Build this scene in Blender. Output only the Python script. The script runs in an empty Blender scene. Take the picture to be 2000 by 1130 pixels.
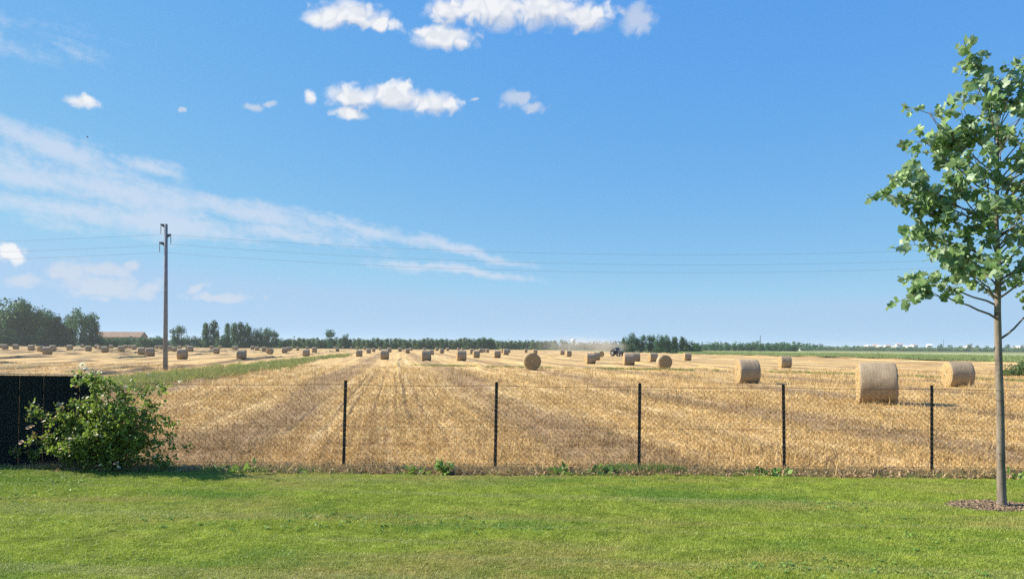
import bpy, math, random
import numpy as np
from mathutils import Vector, Matrix, Euler

random.seed(11)
rng = np.random.default_rng(11)
S = bpy.context.scene
C = S.collection
R = math.radians

# ------------------------------------------------------------------ camera
EYE = Vector((0.0, 0.0, 2.1))
PITCH, ROLL, FPX = 1.2, 0.43, 1444.0            # degrees, degrees, focal length in photo pixels
PY = 565 + 111 - FPX * math.tan(R(PITCH))        # the picture is cropped high: row of the optical axis
cam = bpy.data.cameras.new('camera')
cam.sensor_width = 36.0
cam.lens = 36.0 * FPX / 2000.0
cam.shift_y = (PY - 565) / 2000.0
cam.clip_start, cam.clip_end = 0.1, 20000.0
camo = bpy.data.objects.new('camera', cam)
camo.matrix_world = Matrix.Translation(EYE) @ Matrix.Rotation(R(90 + PITCH), 4, 'X') @ Matrix.Rotation(R(ROLL), 4, 'Z')
C.objects.link(camo)
S.camera = camo
CR = camo.matrix_world.to_3x3()


def ray(px, py):
    return CR @ Vector(((px - 1000) / FPX, -(py - PY) / FPX, -1.0))


def ground(px, py, z=0.0):
    """point of the flat land seen at that place of the photograph"""
    d = ray(px, py)
    t = (z - EYE.z) / d.z
    return EYE + d * t


def at(px, py, Y):
    d = ray(px, py)
    return EYE + d * (Y / d.y)


# ------------------------------------------------------------------ sun, sky
SUN_AZ, SUN_EL = -77.0, 34.0                     # clockwise from +Y
sd = Vector((math.sin(R(SUN_AZ)) * math.cos(R(SUN_EL)), math.cos(R(SUN_AZ)) * math.cos(R(SUN_EL)), math.sin(R(SUN_EL))))
sun = bpy.data.lights.new('sun', 'SUN')
sun.energy = 4.6
sun.angle = R(0.53)
sun.color = (1.0, 0.92, 0.77)
suno = bpy.data.objects.new('sun', sun)
suno.rotation_euler = (-sd).to_track_quat('-Z', 'Y').to_euler()
C.objects.link(suno)

S.view_settings.view_transform = 'Standard'
S.view_settings.look = 'None'
S.view_settings.exposure = 1.1
S.view_settings.gamma = 1.0
S.view_settings.use_curve_mapping = False
S.render.engine = 'CYCLES'
S.cycles.max_bounces = 5
S.cycles.diffuse_bounces = 3
S.cycles.glossy_bounces = 2
S.cycles.transmission_bounces = 3
S.cycles.transparent_max_bounces = 6
S.cycles.volume_bounces = 1
S.cycles.use_denoising = False
S.cycles.caustics_reflective = False
S.cycles.caustics_refractive = False


class NT:
    """small helper for node trees"""

    def __init__(self, tree):
        self.t = tree

    def n(self, typ, ins=None, **props):
        nd = self.t.nodes.new(typ)
        for k, v in props.items():
            setattr(nd, k, v)
        for k, v in (ins or {}).items():
            self.set(nd.inputs[k], v)
        return nd

    def set(self, sock, v):
        if isinstance(v, bpy.types.NodeSocket):
            self.t.links.new(v, sock)
        elif isinstance(v, bpy.types.Node):
            self.t.links.new(v.outputs[0], sock)
        elif v is not None:
            if sock.type == 'RGBA' and len(v) == 3:
                v = (*v, 1.0)
            sock.default_value = v

    def m(self, op, a, b=None, c=None, clamp=False):
        nd = self.t.nodes.new('ShaderNodeMath')
        nd.operation = op
        nd.use_clamp = clamp
        for i, v in enumerate((a, b, c)):
            if v is not None:
                self.set(nd.inputs[i], v)
        return nd.outputs[0]

    def v(self, op, a, b=None, scale=None):
        nd = self.t.nodes.new('ShaderNodeVectorMath')
        nd.operation = op
        self.set(nd.inputs[0], a)
        if b is not None:
            self.set(nd.inputs[1], b)
        if scale is not None:
            self.set(nd.inputs['Scale'], scale)
        return nd.outputs['Value'] if op in ('DOT_PRODUCT', 'LENGTH', 'DISTANCE') else nd.outputs[0]

    def noise(self, vec, scale, detail=4.0, rough=0.55, lac=2.0, dist=0.0, out='Fac', dims='3D'):
        nd = self.n('ShaderNodeTexNoise', {'Scale': scale, 'Detail': detail, 'Roughness': rough, 'Lacunarity': lac, 'Distortion': dist}, noise_dimensions=dims)
        if vec is not None:
            self.set(nd.inputs['Vector'], vec)
        return nd.outputs[out]

    def sstep(self, x, a, b):
        nd = self.n('ShaderNodeMapRange', {'Value': x, 'From Min': a, 'From Max': b, 'To Min': 0.0, 'To Max': 1.0}, interpolation_type='SMOOTHSTEP')
        return nd.outputs[0]

    def rng(self, x, a, b, c, d):
        nd = self.n('ShaderNodeMapRange', {'Value': x, 'From Min': a, 'From Max': b, 'To Min': c, 'To Max': d})
        return nd.outputs[0]

    def mix(self, f, a, b, blend='MIX'):
        nd = self.n('ShaderNodeMix', data_type='RGBA', blend_type=blend)
        self.set(nd.inputs[0], f)
        self.set(nd.inputs[6], a)
        self.set(nd.inputs[7], b)
        return nd.outputs[2]


W = bpy.data.worlds.new('World')
S.world = W
W.use_nodes = True
W.cycles.sampling_method = 'NONE'              # no sun disc in it: plain rays find the sky
W.node_tree.nodes.clear()
w = NT(W.node_tree)
SKY = 0.10
sky = w.n('ShaderNodeTexSky', sky_type='NISHITA', sun_disc=False, sun_elevation=R(SUN_EL), sun_rotation=R(SUN_AZ % 360), altitude=0.0, air_density=0.7, dust_density=0.0, ozone_density=4.0)
sp_ = w.n('ShaderNodeSeparateColor', {0: sky})      # the camera's own colour rendering of the clear sky


def grade(sock, gain, gam):
    return w.m('MULTIPLY', w.m('POWER', w.m('MULTIPLY', sock, SKY), gam), gain / SKY)


hs = w.n('ShaderNodeCombineColor', {0: w.m('MINIMUM', grade(sp_.outputs[0], 0.435, 0.83), 1.84), 1: w.m('MINIMUM', grade(sp_.outputs[1], 0.405, 0.46), 2.84), 2: grade(sp_.outputs[2], 0.405, 0.05)}).outputs[0]
tc = w.n('ShaderNodeTexCoord').outputs['Generated']
sx = w.n('ShaderNodeSeparateXYZ', {0: tc})
AZ = w.m('MULTIPLY', w.m('ARCTAN2', sx.outputs[0], sx.outputs[1]), 57.29578)
EL = w.m('MULTIPLY', w.m('ARCSINE', sx.outputs[2]), 57.29578)
AE = w.n('ShaderNodeCombineXYZ', {0: AZ, 1: EL}).outputs[0]


def sky_deg(px, py):
    d = ray(px, py).normalized()
    return math.degrees(math.atan2(d.x, d.y)), math.degrees(math.asin(d.z))


def warp(base, sc, amp, off):
    nz = w.noise(w.v('ADD', base, off), sc, 3.0, 0.6, out='Color')
    return w.v('ADD', base, w.v('MULTIPLY', w.v('SUBTRACT', nz, (0.5, 0.5, 0.5)), (amp, amp * 0.7, 0)))


def blobs(vec, items):
    """highest of several soft ellipses in the sky (azimuth, elevation, radii in degrees, tilt)"""
    f = None
    for a, e, ra, re, tl in items:
        q = w.v('SUBTRACT', vec, (a, e, 0))
        c_, s_ = math.cos(R(tl)), math.sin(R(tl))
        if tl:
            uu = w.v('DOT_PRODUCT', q, (c_ / ra, s_ / ra, 0))
            vv = w.v('DOT_PRODUCT', q, (-s_ / re, c_ / re, 0))
            q = w.n('ShaderNodeCombineXYZ', {0: uu, 1: vv}).outputs[0]
        else:
            q = w.v('MULTIPLY', q, (1 / ra, 1 / re, 0))
        g = w.m('SUBTRACT', 1.0, w.v('LENGTH', q))
        f = g if f is None else w.m('SMOOTH_MAX', f, g, 0.12)
    return f


def cloud_list(rows):
    out = []
    for r in rows:
        x, y, rx, ry = r[:4]
        tl = r[4] if len(r) > 4 else 0
        a, e = sky_deg(x, y)
        a2, _ = sky_deg(x + rx, y)
        _, e2 = sky_deg(x, y - ry)
        out.append((a, e, max(abs(a2 - a), .1), max(abs(e2 - e), .1), -tl))
    return out


cumulus = cloud_list([
    (680, 30, 92, 33), (640, 38, 55, 24), (738, 47, 45, 18),
    (875, 22, 55, 34), (960, 18, 105, 46), (1060, 20, 105, 46), (1140, 32, 70, 38), (865, 74, 82, 27),
    (606, 193, 20, 18), (690, 190, 62, 31), (770, 186, 75, 33), (842, 198, 72, 28), (682, 222, 44, 18),
    (163, 198, 42, 19), (20, 497, 36, 24)])
r2 = random.Random(5)
for i in range(6):                               # the same fair-weather clouds go on all round, out of view too
    a = 52 + i * 44 + r2.uniform(-5, 5)
    a = a if a < 180 else a - 360
    e = r2.uniform(12, 40)
    s = r2.uniform(1.4, 3.0)
    cumulus += [(a, e, s * 2.0, s * 0.65, 0)]
hazy = cloud_list([(135, 535, 52, 32), (205, 527, 70, 20), (258, 522, 24, 11), (45, 548, 50, 18), (290, 562, 38, 18, -30), (382, 562, 34, 9, -28), (430, 578, 80, 12), (200, 560, 120, 26), (492, 206, 28, 10), (530, 203, 22, 7), (1010, 193, 36, 19), (1042, 214, 30, 13), (353, 215, 13, 6), (925, 192, 12, 4), (1245, 38, 40, 38)])
hazy += [(-48, 4.5, 5, 1.5, 0), (-60, 5, 7, 2, 0), (-78, 4, 6, 2, 0), (-100, 5, 7, 2, 0)]
cirrus = cloud_list([(110, 292, 190, 34, 14), (60, 345, 190, 40, 8), (230, 375, 330, 44, 11), (120, 415, 240, 34, 6), (480, 418, 280, 32, 10), (330, 440, 210, 30, 5),
                     (720, 452, 190, 17, 13), (880, 486, 160, 14, 12), (900, 530, 170, 11, 6), (560, 455, 180, 18, 5), (300, 330, 90, 20, 18)])
cirrus += [(-50, 17, 16, 3, 6), (-66, 20, 14, 3, 8), (-85, 22, 14, 2.5, 5)]

p1 = warp(AE, 0.45, 1.5, (3.1, 7.7, 0))


bil = w.m('ABSOLUTE', w.m('MULTIPLY', w.m('SUBTRACT', w.noise(p1, 0.75, 1.5, 0.5), 0.5), 4.0))
fine = w.noise(p1, 1.5, 5.0, 0.58)
tex = w.m('ADD', w.m('MULTIPLY', w.m('SUBTRACT', bil, 0.35), 0.34), w.m('MULTIPLY', w.m('SUBTRACT', fine, 0.5), 0.7))
F1 = blobs(p1, cumulus)
dens1 = w.m('ADD', F1, tex)
a1 = w.sstep(dens1, -0.04, 0.62)
F2 = blobs(p1, hazy)
a2 = w.m('MULTIPLY', w.sstep(w.m('ADD', F2, w.m('MULTIPLY', tex, 1.2)), -0.1, 0.65), 0.68)
rot = w.n('ShaderNodeVectorRotate', {'Vector': AE, 'Angle': R(9)}, rotation_type='Z_AXIS').outputs[0]
streak = w.noise(w.v('MULTIPLY', warp(rot, 0.25, 1.8, (2, 9, 4)), (0.16, 0.75, 1.0)), 1.0, 6.0, 0.6)
F3 = blobs(warp(AE, 0.3, 2.5, (8, 1, 3)), cirrus)
cir = w.m('ADD', F3, w.m('ADD', w.m('MULTIPLY', w.m('SUBTRACT', streak, 0.5), 2.4), w.m('MULTIPLY', w.m('SUBTRACT', fine, 0.5), 0.9)))
a3 = w.m('MULTIPLY', w.sstep(cir, -0.25, 0.95), 0.70)
lift = w.m('SUBTRACT', blobs(w.v('ADD', p1, (-0.35, 0.75, 0)), cumulus[:13]), F1)      # darker away from the sun and underneath
shade = w.m('ADD', w.m('MULTIPLY', w.sstep(lift, -0.25, 0.5), 0.75), w.m('MULTIPLY', w.sstep(bil, 0.5, 0.0), 0.35), clamp=True)
cumcol = w.mix(shade, (4.25, 4.3, 4.4), (2.5, 2.8, 3.45))
col = w.mix(a3, hs, (3.15, 3.5, 4.1))
col = w.mix(a2, col, (3.1, 3.35, 3.8))
col = w.mix(w.m('MULTIPLY', a1, 0.97), col, cumcol)
bg = w.n('ShaderNodeBackground', {'Color': col, 'Strength': SKY})
wo = w.n('ShaderNodeOutputWorld', {'Surface': bg})

# ------------------------------------------------------------------ helpers: meshes, things


class MB:
    """collects pieces of ONE mesh"""

    def __init__(self):
        self.v, self.f, self.k, self.mi = [], [], 0, []

    def add(self, v, f, mi=0):
        v = np.asarray(v, float).reshape(-1, 3)
        self.v.append(v)
        self.f.extend([[i + self.k for i in q] for q in f])
        self.mi.extend([mi] * len(f))
        self.k += len(v)
        return self

    def box(self, c, s, mi=0, m=None):
        c = np.array(c, float)
        h = np.array(s, float) / 2
        v = np.array([[x, y, z] for x in (-1, 1) for y in (-1, 1) for z in (-1, 1)], float) * h
        if m is not None:
            v = v @ np.array(m.to_3x3()).T
        return self.add(v + c, [(0, 1, 3, 2), (4, 6, 7, 5), (0, 4, 5, 1), (2, 3, 7, 6), (0, 2, 6, 4), (1, 5, 7, 3)], mi)

    def tube(self, pts, rad, sides=6, cap=True, mi=0):
        pts = [Vector(p) for p in pts]
        n = len(pts)
        if not hasattr(rad, '__len__'):
            rad = [rad] * n
        vs, prev = [], None
        for i, p in enumerate(pts):
            t = (pts[min(i + 1, n - 1)] - pts[max(i - 1, 0)])
            t = t.normalized() if t.length > 1e-9 else Vector((0, 0, 1))
            if prev is None:
                a = Vector((0, 0, 1)) if abs(t.z) < 0.9 else Vector((1, 0, 0))
                u = t.cross(a).normalized()
            else:
                u = (prev - t * prev.dot(t)).normalized()
            prev = u
            b = t.cross(u)
            for k in range(sides):
                an = 2 * math.pi * k / sides
                vs.append(p + (u * math.cos(an) + b * math.sin(an)) * rad[i])
        fs = [(i * sides + k, i * sides + (k + 1) % sides, (i + 1) * sides + (k + 1) % sides, (i + 1) * sides + k) for i in range(n - 1) for k in range(sides)]
        if cap:
            fs.append(tuple(range(sides - 1, -1, -1)))
            fs.append(tuple(range((n - 1) * sides, n * sides)))
        return self.add([tuple(q) for q in vs], fs, mi)

    def mesh(self, name, mats, smooth=False):
        me = bpy.data.meshes.new(name)
        v = np.concatenate(self.v) if self.v else np.zeros((0, 3))
        me.from_pydata(v.tolist(), [], self.f)
        for m_ in (mats if isinstance(mats, (list, tuple)) else [mats]):
            me.materials.append(m_)
        if len(set(self.mi)) > 1:
            me.polygons.foreach_set('material_index', self.mi)
        if smooth:
            me.polygons.foreach_set('use_smooth', [True] * len(me.polygons))
        me.update()
        return me

    def build(self, name, mats, parent=None, smooth=False):
        return link(name, self.mesh(name, mats, smooth), parent)


def link(name, data, parent=None):
    o = bpy.data.objects.new(name, data)
    C.objects.link(o)
    if parent is not None:
        o.parent = parent
    return o


def tag(o, label=None, cat=None, group=None, kind=None):
    for k_, v_ in (('label', label), ('category', cat), ('group', group), ('kind', kind)):
        if v_:
            o[k_] = v_
    return o


def thing(name, label, cat, loc=(0, 0, 0), rz=0.0, group=None):
    o = link(name, None)
    o.empty_display_size = 0.2
    o.location = loc
    o.rotation_euler = (0, 0, rz)
    return tag(o, label, cat, group)


def copy_tree(o, parent=None):
    c = o.copy()
    C.objects.link(c)
    c.parent = parent
    for ch in list(o.children):
        copy_tree(ch, c)
    return c


def mat(name):
    m_ = bpy.data.materials.new(name)
    m_.use_nodes = True
    m_.node_tree.nodes.clear()
    return m_, NT(m_.node_tree)


def finish(t, color, rough=0.8, bump=None, bstr=0.3, bdist=0.02, spec=0.3, metal=0.0, transl=None, tfac=0.35):
    p = t.n('ShaderNodeBsdfPrincipled', {'Base Color': color, 'Roughness': rough, 'Specular IOR Level': spec, 'Metallic': metal})
    if bump is not None:
        b = t.n('ShaderNodeBump', {'Strength': bstr, 'Distance': bdist, 'Height': bump})
        t.set(p.inputs['Normal'], b)
    out = p.outputs[0]
    if transl is not None:
        tr = t.n('ShaderNodeBsdfTranslucent', {'Color': transl})
        out = t.n('ShaderNodeMixShader', {0: tfac, 1: p, 2: tr}).outputs[0]
    t.n('ShaderNodeOutputMaterial', {'Surface': out})


def simple(name, color, rough=0.7, var=0.15, scale=8.0, spec=0.3, metal=0.0, bstr=0.15, bdist=0.01):
    m_, t = mat(name)
    tc_ = t.n('ShaderNodeTexCoord').outputs['Object']
    nz = t.noise(tc_, scale, 5.0, 0.6)
    dk = tuple(c_ * (1 - var) for c_ in color)
    lt = tuple(min(1, c_ * (1 + var)) for c_ in color)
    finish(t, t.mix(t.rng(nz, 0.3, 0.7, 0, 1), dk, lt), rough, nz, bstr, bdist, spec, metal)
    return m_


def world_pos(t):
    return t.n('ShaderNodeNewGeometry').outputs['Position']


# colour of the stubble field by place: cut rows 7.8 m apart, straw, soil, wheel tracks
ROW = 9.0
FG = bpy.data.node_groups.new('field_colour', 'ShaderNodeTree')
FG.interface.new_socket('Color', in_out='OUTPUT', socket_type='NodeSocketColor')
FG.interface.new_socket('Height', in_out='OUTPUT', socket_type='NodeSocketFloat')
g = NT(FG)
P = world_pos(g)
q = g.n('ShaderNodeVectorRotate', {'Vector': P, 'Angle': R(-ROW)}, rotation_type='Z_AXIS').outputs[0]
qs = g.n('ShaderNodeSeparateXYZ', {0: q})
wob = g.noise(g.v('MULTIPLY', q, (0.05, 0.035, 0)), 1.0, 3.0, 0.5)
xr = g.m('ADD', qs.outputs[0], g.m('MULTIPLY', g.m('SUBTRACT', wob, 0.5), 1.6))
ph = g.m('COSINE', g.m('MULTIPLY', g.m('SUBTRACT', xr, 4.2), 2 * math.pi / 7.8))
patch = g.noise(g.v('MULTIPLY', q, (0.22, 0.05, 0)), 1.0, 4.0, 0.6)
band = g.sstep(g.m('ADD', ph, g.m('MULTIPLY', g.m('SUBTRACT', patch, 0.5), 2.6)), 0.30, 1.0)
fineS = g.noise(g.v('MULTIPLY', q, (5.0, 1.6, 1.0)), 1.0, 6.0, 0.68)
line = g.noise(g.v('MULTIPLY', q, (1.6, 0.035, 0)), 1.0, 4.0, 0.6)
line2 = g.noise(g.v('MULTIPLY', q, (4.5, 0.03, 0)), 1.0, 2.0, 0.6)
spk = g.noise(q, 14.0, 5.0, 0.7)
big = g.noise(g.v('MULTIPLY', q, (0.03, 0.012, 0)), 1.0, 4.0, 0.6)
c0 = g.mix(g.rng(fineS, 0.3, 0.7, 0, 1), (0.37, 0.22, 0.075), (0.86, 0.61, 0.25))
c0 = g.mix(g.m('MULTIPLY', g.rng(spk, 0.40, 0.62, 1, 0), 0.35, clamp=True), c0, (0.27, 0.165, 0.075))
c0 = g.mix(g.m('MULTIPLY', g.sstep(line, 0.46, 0.70), 0.55), c0, (0.29, 0.18, 0.09))
c0 = g.mix(g.m('MULTIPLY', g.sstep(line2, 0.52, 0.66), 0.5), c0, (0.24, 0.15, 0.07))
c0 = g.mix(g.m('MULTIPLY', g.sstep(line, 0.52, 0.30), 0.5), c0, (0.74, 0.57, 0.34))
c0 = g.mix(g.m('MULTIPLY', g.m('MULTIPLY', band, g.rng(fineS, 0.3, 0.6, 0.55, 1.0)), 0.9), c0, g.mix(g.rng(spk, 0.35, 0.65, 0, 1), (0.14, 0.085, 0.045), (0.33, 0.21, 0.11)))
c0 = g.mix(g.m('MULTIPLY', g.sstep(big, 0.5, 0.7), 0.35), c0, (0.46, 0.34, 0.17))
trk = None
for x0, wd, am in ((-1.75, .055, .9), (-1.35, .05, .9), (0.45, .07, 1.0), (0.95, .07, 1.0), (-0.62, .04, .8), (2.6, .05, .8), (1.75, .045, .8), (-2.6, .05, .7), (0.1, .04, .6)):
    d_ = g.m('ABSOLUTE', g.m('SUBTRACT', g.m('ADD', qs.outputs[0], g.m('MULTIPLY', g.m('SUBTRACT', g.noise(g.v('MULTIPLY', q, (0.01, 0.03, 0)), 1.0, 1.0), 0.5), 0.8)), x0))
    k_ = g.m('MULTIPLY', g.sstep(d_, wd * 1.6, wd * 0.4), am)
    trk = k_ if trk is None else g.m('MAXIMUM', trk, k_)
trk = g.m('MULTIPLY', trk, g.m('MULTIPLY', g.sstep(qs.outputs[1], 16, 24), g.sstep(qs.outputs[1], 62, 48)))
trk = g.m('MULTIPLY', trk, g.rng(g.noise(g.v('MULTIPLY', q, (1.5, 0.9, 0)), 1.0, 3.0, 0.6), 0.35, 0.58, 0.15, 1.0), clamp=True)
c0 = g.mix(g.m('MULTIPLY', trk, g.rng(spk, 0.35, 0.6, 0.6, 0.95)), c0, (0.12, 0.07, 0.04))
hgt = g.m('SUBTRACT', g.m('ADD', g.m('ADD', fineS, g.m('MULTIPLY', spk, 0.5)), g.m('MULTIPLY', line, 1.5)), g.m('MULTIPLY', trk, 0.8))
g.n('NodeGroupOutput', {0: c0, 1: hgt})

LG = bpy.data.node_groups.new('lawn_colour', 'ShaderNodeTree')
LG.interface.new_socket('Color', in_out='OUTPUT', socket_type='NodeSocketColor')
g = NT(LG)
P = world_pos(g)
lush = g.noise(g.v('MULTIPLY', P, (0.30, 0.55, 0)), 1.0, 4.0, 0.55)
dry = g.noise(g.v('ADD', g.v('MULTIPLY', P, (0.22, 0.62, 0)), (7.3, 2.2, 0)), 1.0, 4.0, 0.6)
med = g.noise(P, 2.6, 5.0, 0.65)
corner = g.sstep(g.v('DISTANCE', g.v('MULTIPLY', P, (1, 1.6, 0)), (-9.5, 18.6, 0)), 5.5, 0.5)
stripe = g.noise(g.v('MULTIPLY', g.n('ShaderNodeVectorRotate', {'Vector': P, 'Angle': R(4)}, rotation_type='Z_AXIS').outputs[0], (0.06, 2.4, 0)), 1.0, 2.0, 0.5)
c0 = g.mix(g.rng(med, 0.3, 0.7, 0, 1), (0.180, 0.260, 0.015), (0.450, 0.540, 0.062))
c0 = g.mix(g.m('MULTIPLY', g.sstep(lush, 0.50, 0.64), 0.9), c0, (0.120, 0.270, 0.020))
c0 = g.mix(g.m('MULTIPLY', g.sstep(dry, 0.47, 0.66), g.rng(med, 0.35, 0.6, 0.35, 0.8)), c0, (0.460, 0.370, 0.135))
c0 = g.mix(g.m('MULTIPLY', g.sstep(stripe, 0.54, 0.62), 0.5), c0, (0.36, 0.38, 0.14))
c0 = g.mix(g.m('MULTIPLY', corner, 0.75), c0, (0.115, 0.255, 0.024))
g.n('NodeGroupOutput', {0: c0})


def grp(t, tree):
    nd = t.t.nodes.new('ShaderNodeGroup')
    nd.node_tree = tree
    return nd


# ------------------------------------------------------------------ materials
M = {}
M['field'], t = mat('stubble_soil')
fg = grp(t, FG)
finish(t, fg.outputs[0], 0.9, fg.outputs[1], 0.9, 0.05, 0.15)
M['straw'], t = mat('straw')
fg = grp(t, FG)
rd = t.n('ShaderNodeObjectInfo').outputs['Random']
cc = t.mix(0.34, fg.outputs[0], t.mix(rd, (0.27, 0.15, 0.05), (1.0, 0.74, 0.32)))
finish(t, cc, 0.6, spec=0.3, transl=cc, tfac=0.2)
M['lawn_soil'], t = mat('lawn_soil')
lg = grp(t, LG)
nz = t.noise(world_pos(t), 22.0, 6.0, 0.7)
finish(t, t.mix(t.rng(nz, 0.3, 0.7, 0.2, 0.75), lg.outputs[0], (0.085, 0.075, 0.03)), 0.95, nz, 0.8, 0.03, 0.1)
M['lawn'], t = mat('lawn_blades')
lg = grp(t, LG)
rd = t.n('ShaderNodeObjectInfo').outputs['Random']
cc = t.mix(0.30, lg.outputs[0], t.mix(rd, (0.09, 0.15, 0.014), (0.60, 0.60, 0.18)))
finish(t, cc, 0.5, spec=0.35, transl=cc, tfac=0.35)


def leafmat(name, dark, light, tfac=0.35, rough=0.45, spec=0.4, noise_scale=1.2, use_random=True, back=None):
    m_, t_ = mat(name)
    rd_ = t_.n('ShaderNodeObjectInfo').outputs['Random'] if use_random else 0.5
    nz_ = t_.noise(world_pos(t_), noise_scale, 3.0, 0.6)
    isl = t_.n('ShaderNodeNewGeometry').outputs['Random Per Island']
    f_ = t_.m('ADD', t_.m('MULTIPLY', isl, 0.6), t_.m('MULTIPLY', t_.m('ADD', nz_, rd_) if use_random else nz_, 0.3 if use_random else 0.5), clamp=True)
    c_ = t_.mix(f_, dark, light)
    if back is not None:
        c_ = t_.mix(t_.m('MULTIPLY', t_.n('ShaderNodeNewGeometry').outputs['Backfacing'], 0.8), c_, back)
    finish(t_, c_, rough, spec=spec, transl=t_.mix(0.5, c_, light), tfac=tfac)
    return m_


M['far_leaf'] = leafmat('far_tree_foliage', (0.014, 0.052, 0.022), (0.080, 0.190, 0.070), 0.3, 0.6, 0.25, 0.15)
M['far_leaf_pale'] = leafmat('far_pale_foliage', (0.035, 0.080, 0.022), (0.140, 0.215, 0.070), 0.3, 0.6, 0.25, 0.15)
M['tree_leaf'] = leafmat('tulip_tree_leaf', (0.024, 0.095, 0.050), (0.280, 0.430, 0.125), 0.34, 0.46, 0.6, 1.5, False, (0.33, 0.44, 0.30))
M['bush_leaf'] = leafmat('rose_leaf', (0.022, 0.070, 0.010), (0.290, 0.400, 0.065), 0.42, 0.45, 0.5, 2.0, False)
M['bush_young'] = leafmat('rose_young_leaf', (0.13, 0.08, 0.03), (0.34, 0.25, 0.10), 0.3, 0.4, 0.5, 2.0, False)
M['verge'] = leafmat('verge_grass', (0.110, 0.160, 0.035), (0.360, 0.380, 0.120), 0.3, 0.6, 0.3, 0.12)
M['crop'] = leafmat('green_crop', (0.130, 0.190, 0.060), (0.340, 0.390, 0.150), 0.3, 0.6, 0.2, 0.02)
M['weed'] = leafmat('weed_leaf', (0.080, 0.190, 0.024), (0.260, 0.400, 0.075), 0.35, 0.5, 0.4, 1.0)
M['drygrass'] = leafmat('dry_grass', (0.30, 0.20, 0.08), (0.62, 0.46, 0.22), 0.3, 0.6, 0.3, 1.0)
M['bark'], t = mat('smooth_bark')
o_ = t.n('ShaderNodeTexCoord').outputs['Object']
n1 = t.noise(t.v('MULTIPLY', o_, (9, 9, 2.2)), 1.0, 5.0, 0.65)
n2 = t.noise(t.v('MULTIPLY', o_, (6, 6, 26)), 1.0, 3.0, 0.6)
cc = t.mix(t.rng(n1, 0.32, 0.68, 0, 1), (0.12, 0.098, 0.075), (0.27, 0.225, 0.175))
cc = t.mix(t.m('MULTIPLY', t.sstep(n2, 0.58, 0.68), 0.6), cc, (0.09, 0.07, 0.05))
finish(t, cc, 0.85, t.m('ADD', n1, n2), 0.6, 0.012, 0.2)
M['twig'] = simple('twig_bark', (0.16, 0.14, 0.10), 0.8, 0.3, 14.0, 0.25)
M['darkbark'] = simple('far_bark', (0.07, 0.055, 0.04), 0.9, 0.3, 3.0, 0.1)
M['stem'] = simple('rose_stem', (0.10, 0.085, 0.04), 0.7, 0.3, 18.0, 0.3)
M['petal'], t = mat('white_petal')
finish(t, (0.82, 0.76, 0.62), 0.7, spec=0.2, transl=(0.85, 0.78, 0.62), tfac=0.45)
M['faded'] = simple('faded_petal', (0.46, 0.33, 0.20), 0.8, 0.2, 30.0, 0.2)
M['post'] = simple('brown_post_paint', (0.030, 0.021, 0.016), 0.55, 0.35, 20.0, 0.4)
M['wire'] = simple('brown_wire_coating', (0.050, 0.036, 0.026), 0.6, 0.25, 30.0, 0.4)
M['board'] = simple('dark_board_paint', (0.006, 0.011, 0.011), 0.7, 0.35, 5.0, 0.15)
M['cap'] = simple('fence_cap_metal', (0.22, 0.22, 0.20), 0.5, 0.2, 10.0, 0.5)
M['concrete'] = simple('pole_concrete', (0.235, 0.245, 0.26), 0.9, 0.22, 5.0, 0.2, bstr=0.3)
M['steel'] = simple('dark_steel', (0.06, 0.065, 0.07), 0.6, 0.25, 12.0, 0.5)
M['insul'] = simple('insulator_glass', (0.10, 0.12, 0.12), 0.3, 0.2, 12.0, 0.6)
M['cable'] = simple('weathered_cable', (0.20, 0.21, 0.22), 0.6, 0.1, 5.0, 0.4)
M['mulch'] = simple('mulch_soil', (0.14, 0.095, 0.06), 0.95, 0.4, 14.0, 0.1, bstr=0.8, bdist=0.03)
M['bark_chip'], t = mat('bark_chip')
rd = t.n('ShaderNodeObjectInfo').outputs['Random']
finish(t, t.mix(rd, (0.08, 0.055, 0.034), (0.34, 0.24, 0.145)), 0.85)
M['land'], t = mat('far_land')
P = world_pos(t)
n1 = t.noise(P, 0.006, 5.0, 0.6)
n2 = t.noise(P, 0.08, 5.0, 0.65)
cc = t.mix(t.sstep(n1, 0.42, 0.62), (0.085, 0.120, 0.035), (0.22, 0.21, 0.085))
finish(t, t.mix(t.m('MULTIPLY', n2, 0.5), cc, (0.07, 0.085, 0.03)), 0.95, n2, 0.5, 0.2, 0.1)
M['crop_soil'], t = mat('crop_ground')
P = world_pos(t)
n2 = t.noise(t.v('MULTIPLY', P, (0.02, 0.12, 0)), 1.0, 5.0, 0.65)
finish(t, t.mix(t.rng(n2, 0.35, 0.65, 0, 1), (0.200, 0.225, 0.095), (0.390, 0.385, 0.185)), 0.95, n2, 0.5, 0.1, 0.1)

# net-wrapped straw
M['bale_net'], t = mat('bale_net_wrap')
o_ = t.n('ShaderNodeTexCoord').outputs['Object']
rd = t.n('ShaderNodeObjectInfo').outputs['Random']
ox = t.v('ADD', o_, t.n('ShaderNodeCombineXYZ', {0: t.m('MULTIPLY', rd, 40.0)}).outputs[0])
rib = t.noise(t.v('MULTIPLY', ox, (26.0, 0.8, 0.8)), 1.0, 4.0, 0.65)
blot = t.noise(ox, 2.6, 6.0, 0.68)
spk = t.noise(t.v('MULTIPLY', ox, (18, 40, 40)), 1.0, 4.0, 0.7)
cc = t.mix(t.rng(blot, 0.3, 0.7, 0, 1), (0.25, 0.185, 0.115), (0.46, 0.355, 0.225))
cc = t.mix(t.m('MULTIPLY', t.rng(rib, 0.35, 0.65, 0, 1), 0.22), cc, (0.56, 0.47, 0.34))
cc = t.mix(t.m('MULTIPLY', t.rng(spk, 0.42, 0.62, 1, 0), 0.35, clamp=True), cc, (0.20, 0.145, 0.085))
cc = t.mix(t.m('MULTIPLY', rd, 0.5), cc, (0.30, 0.225, 0.14))
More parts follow.
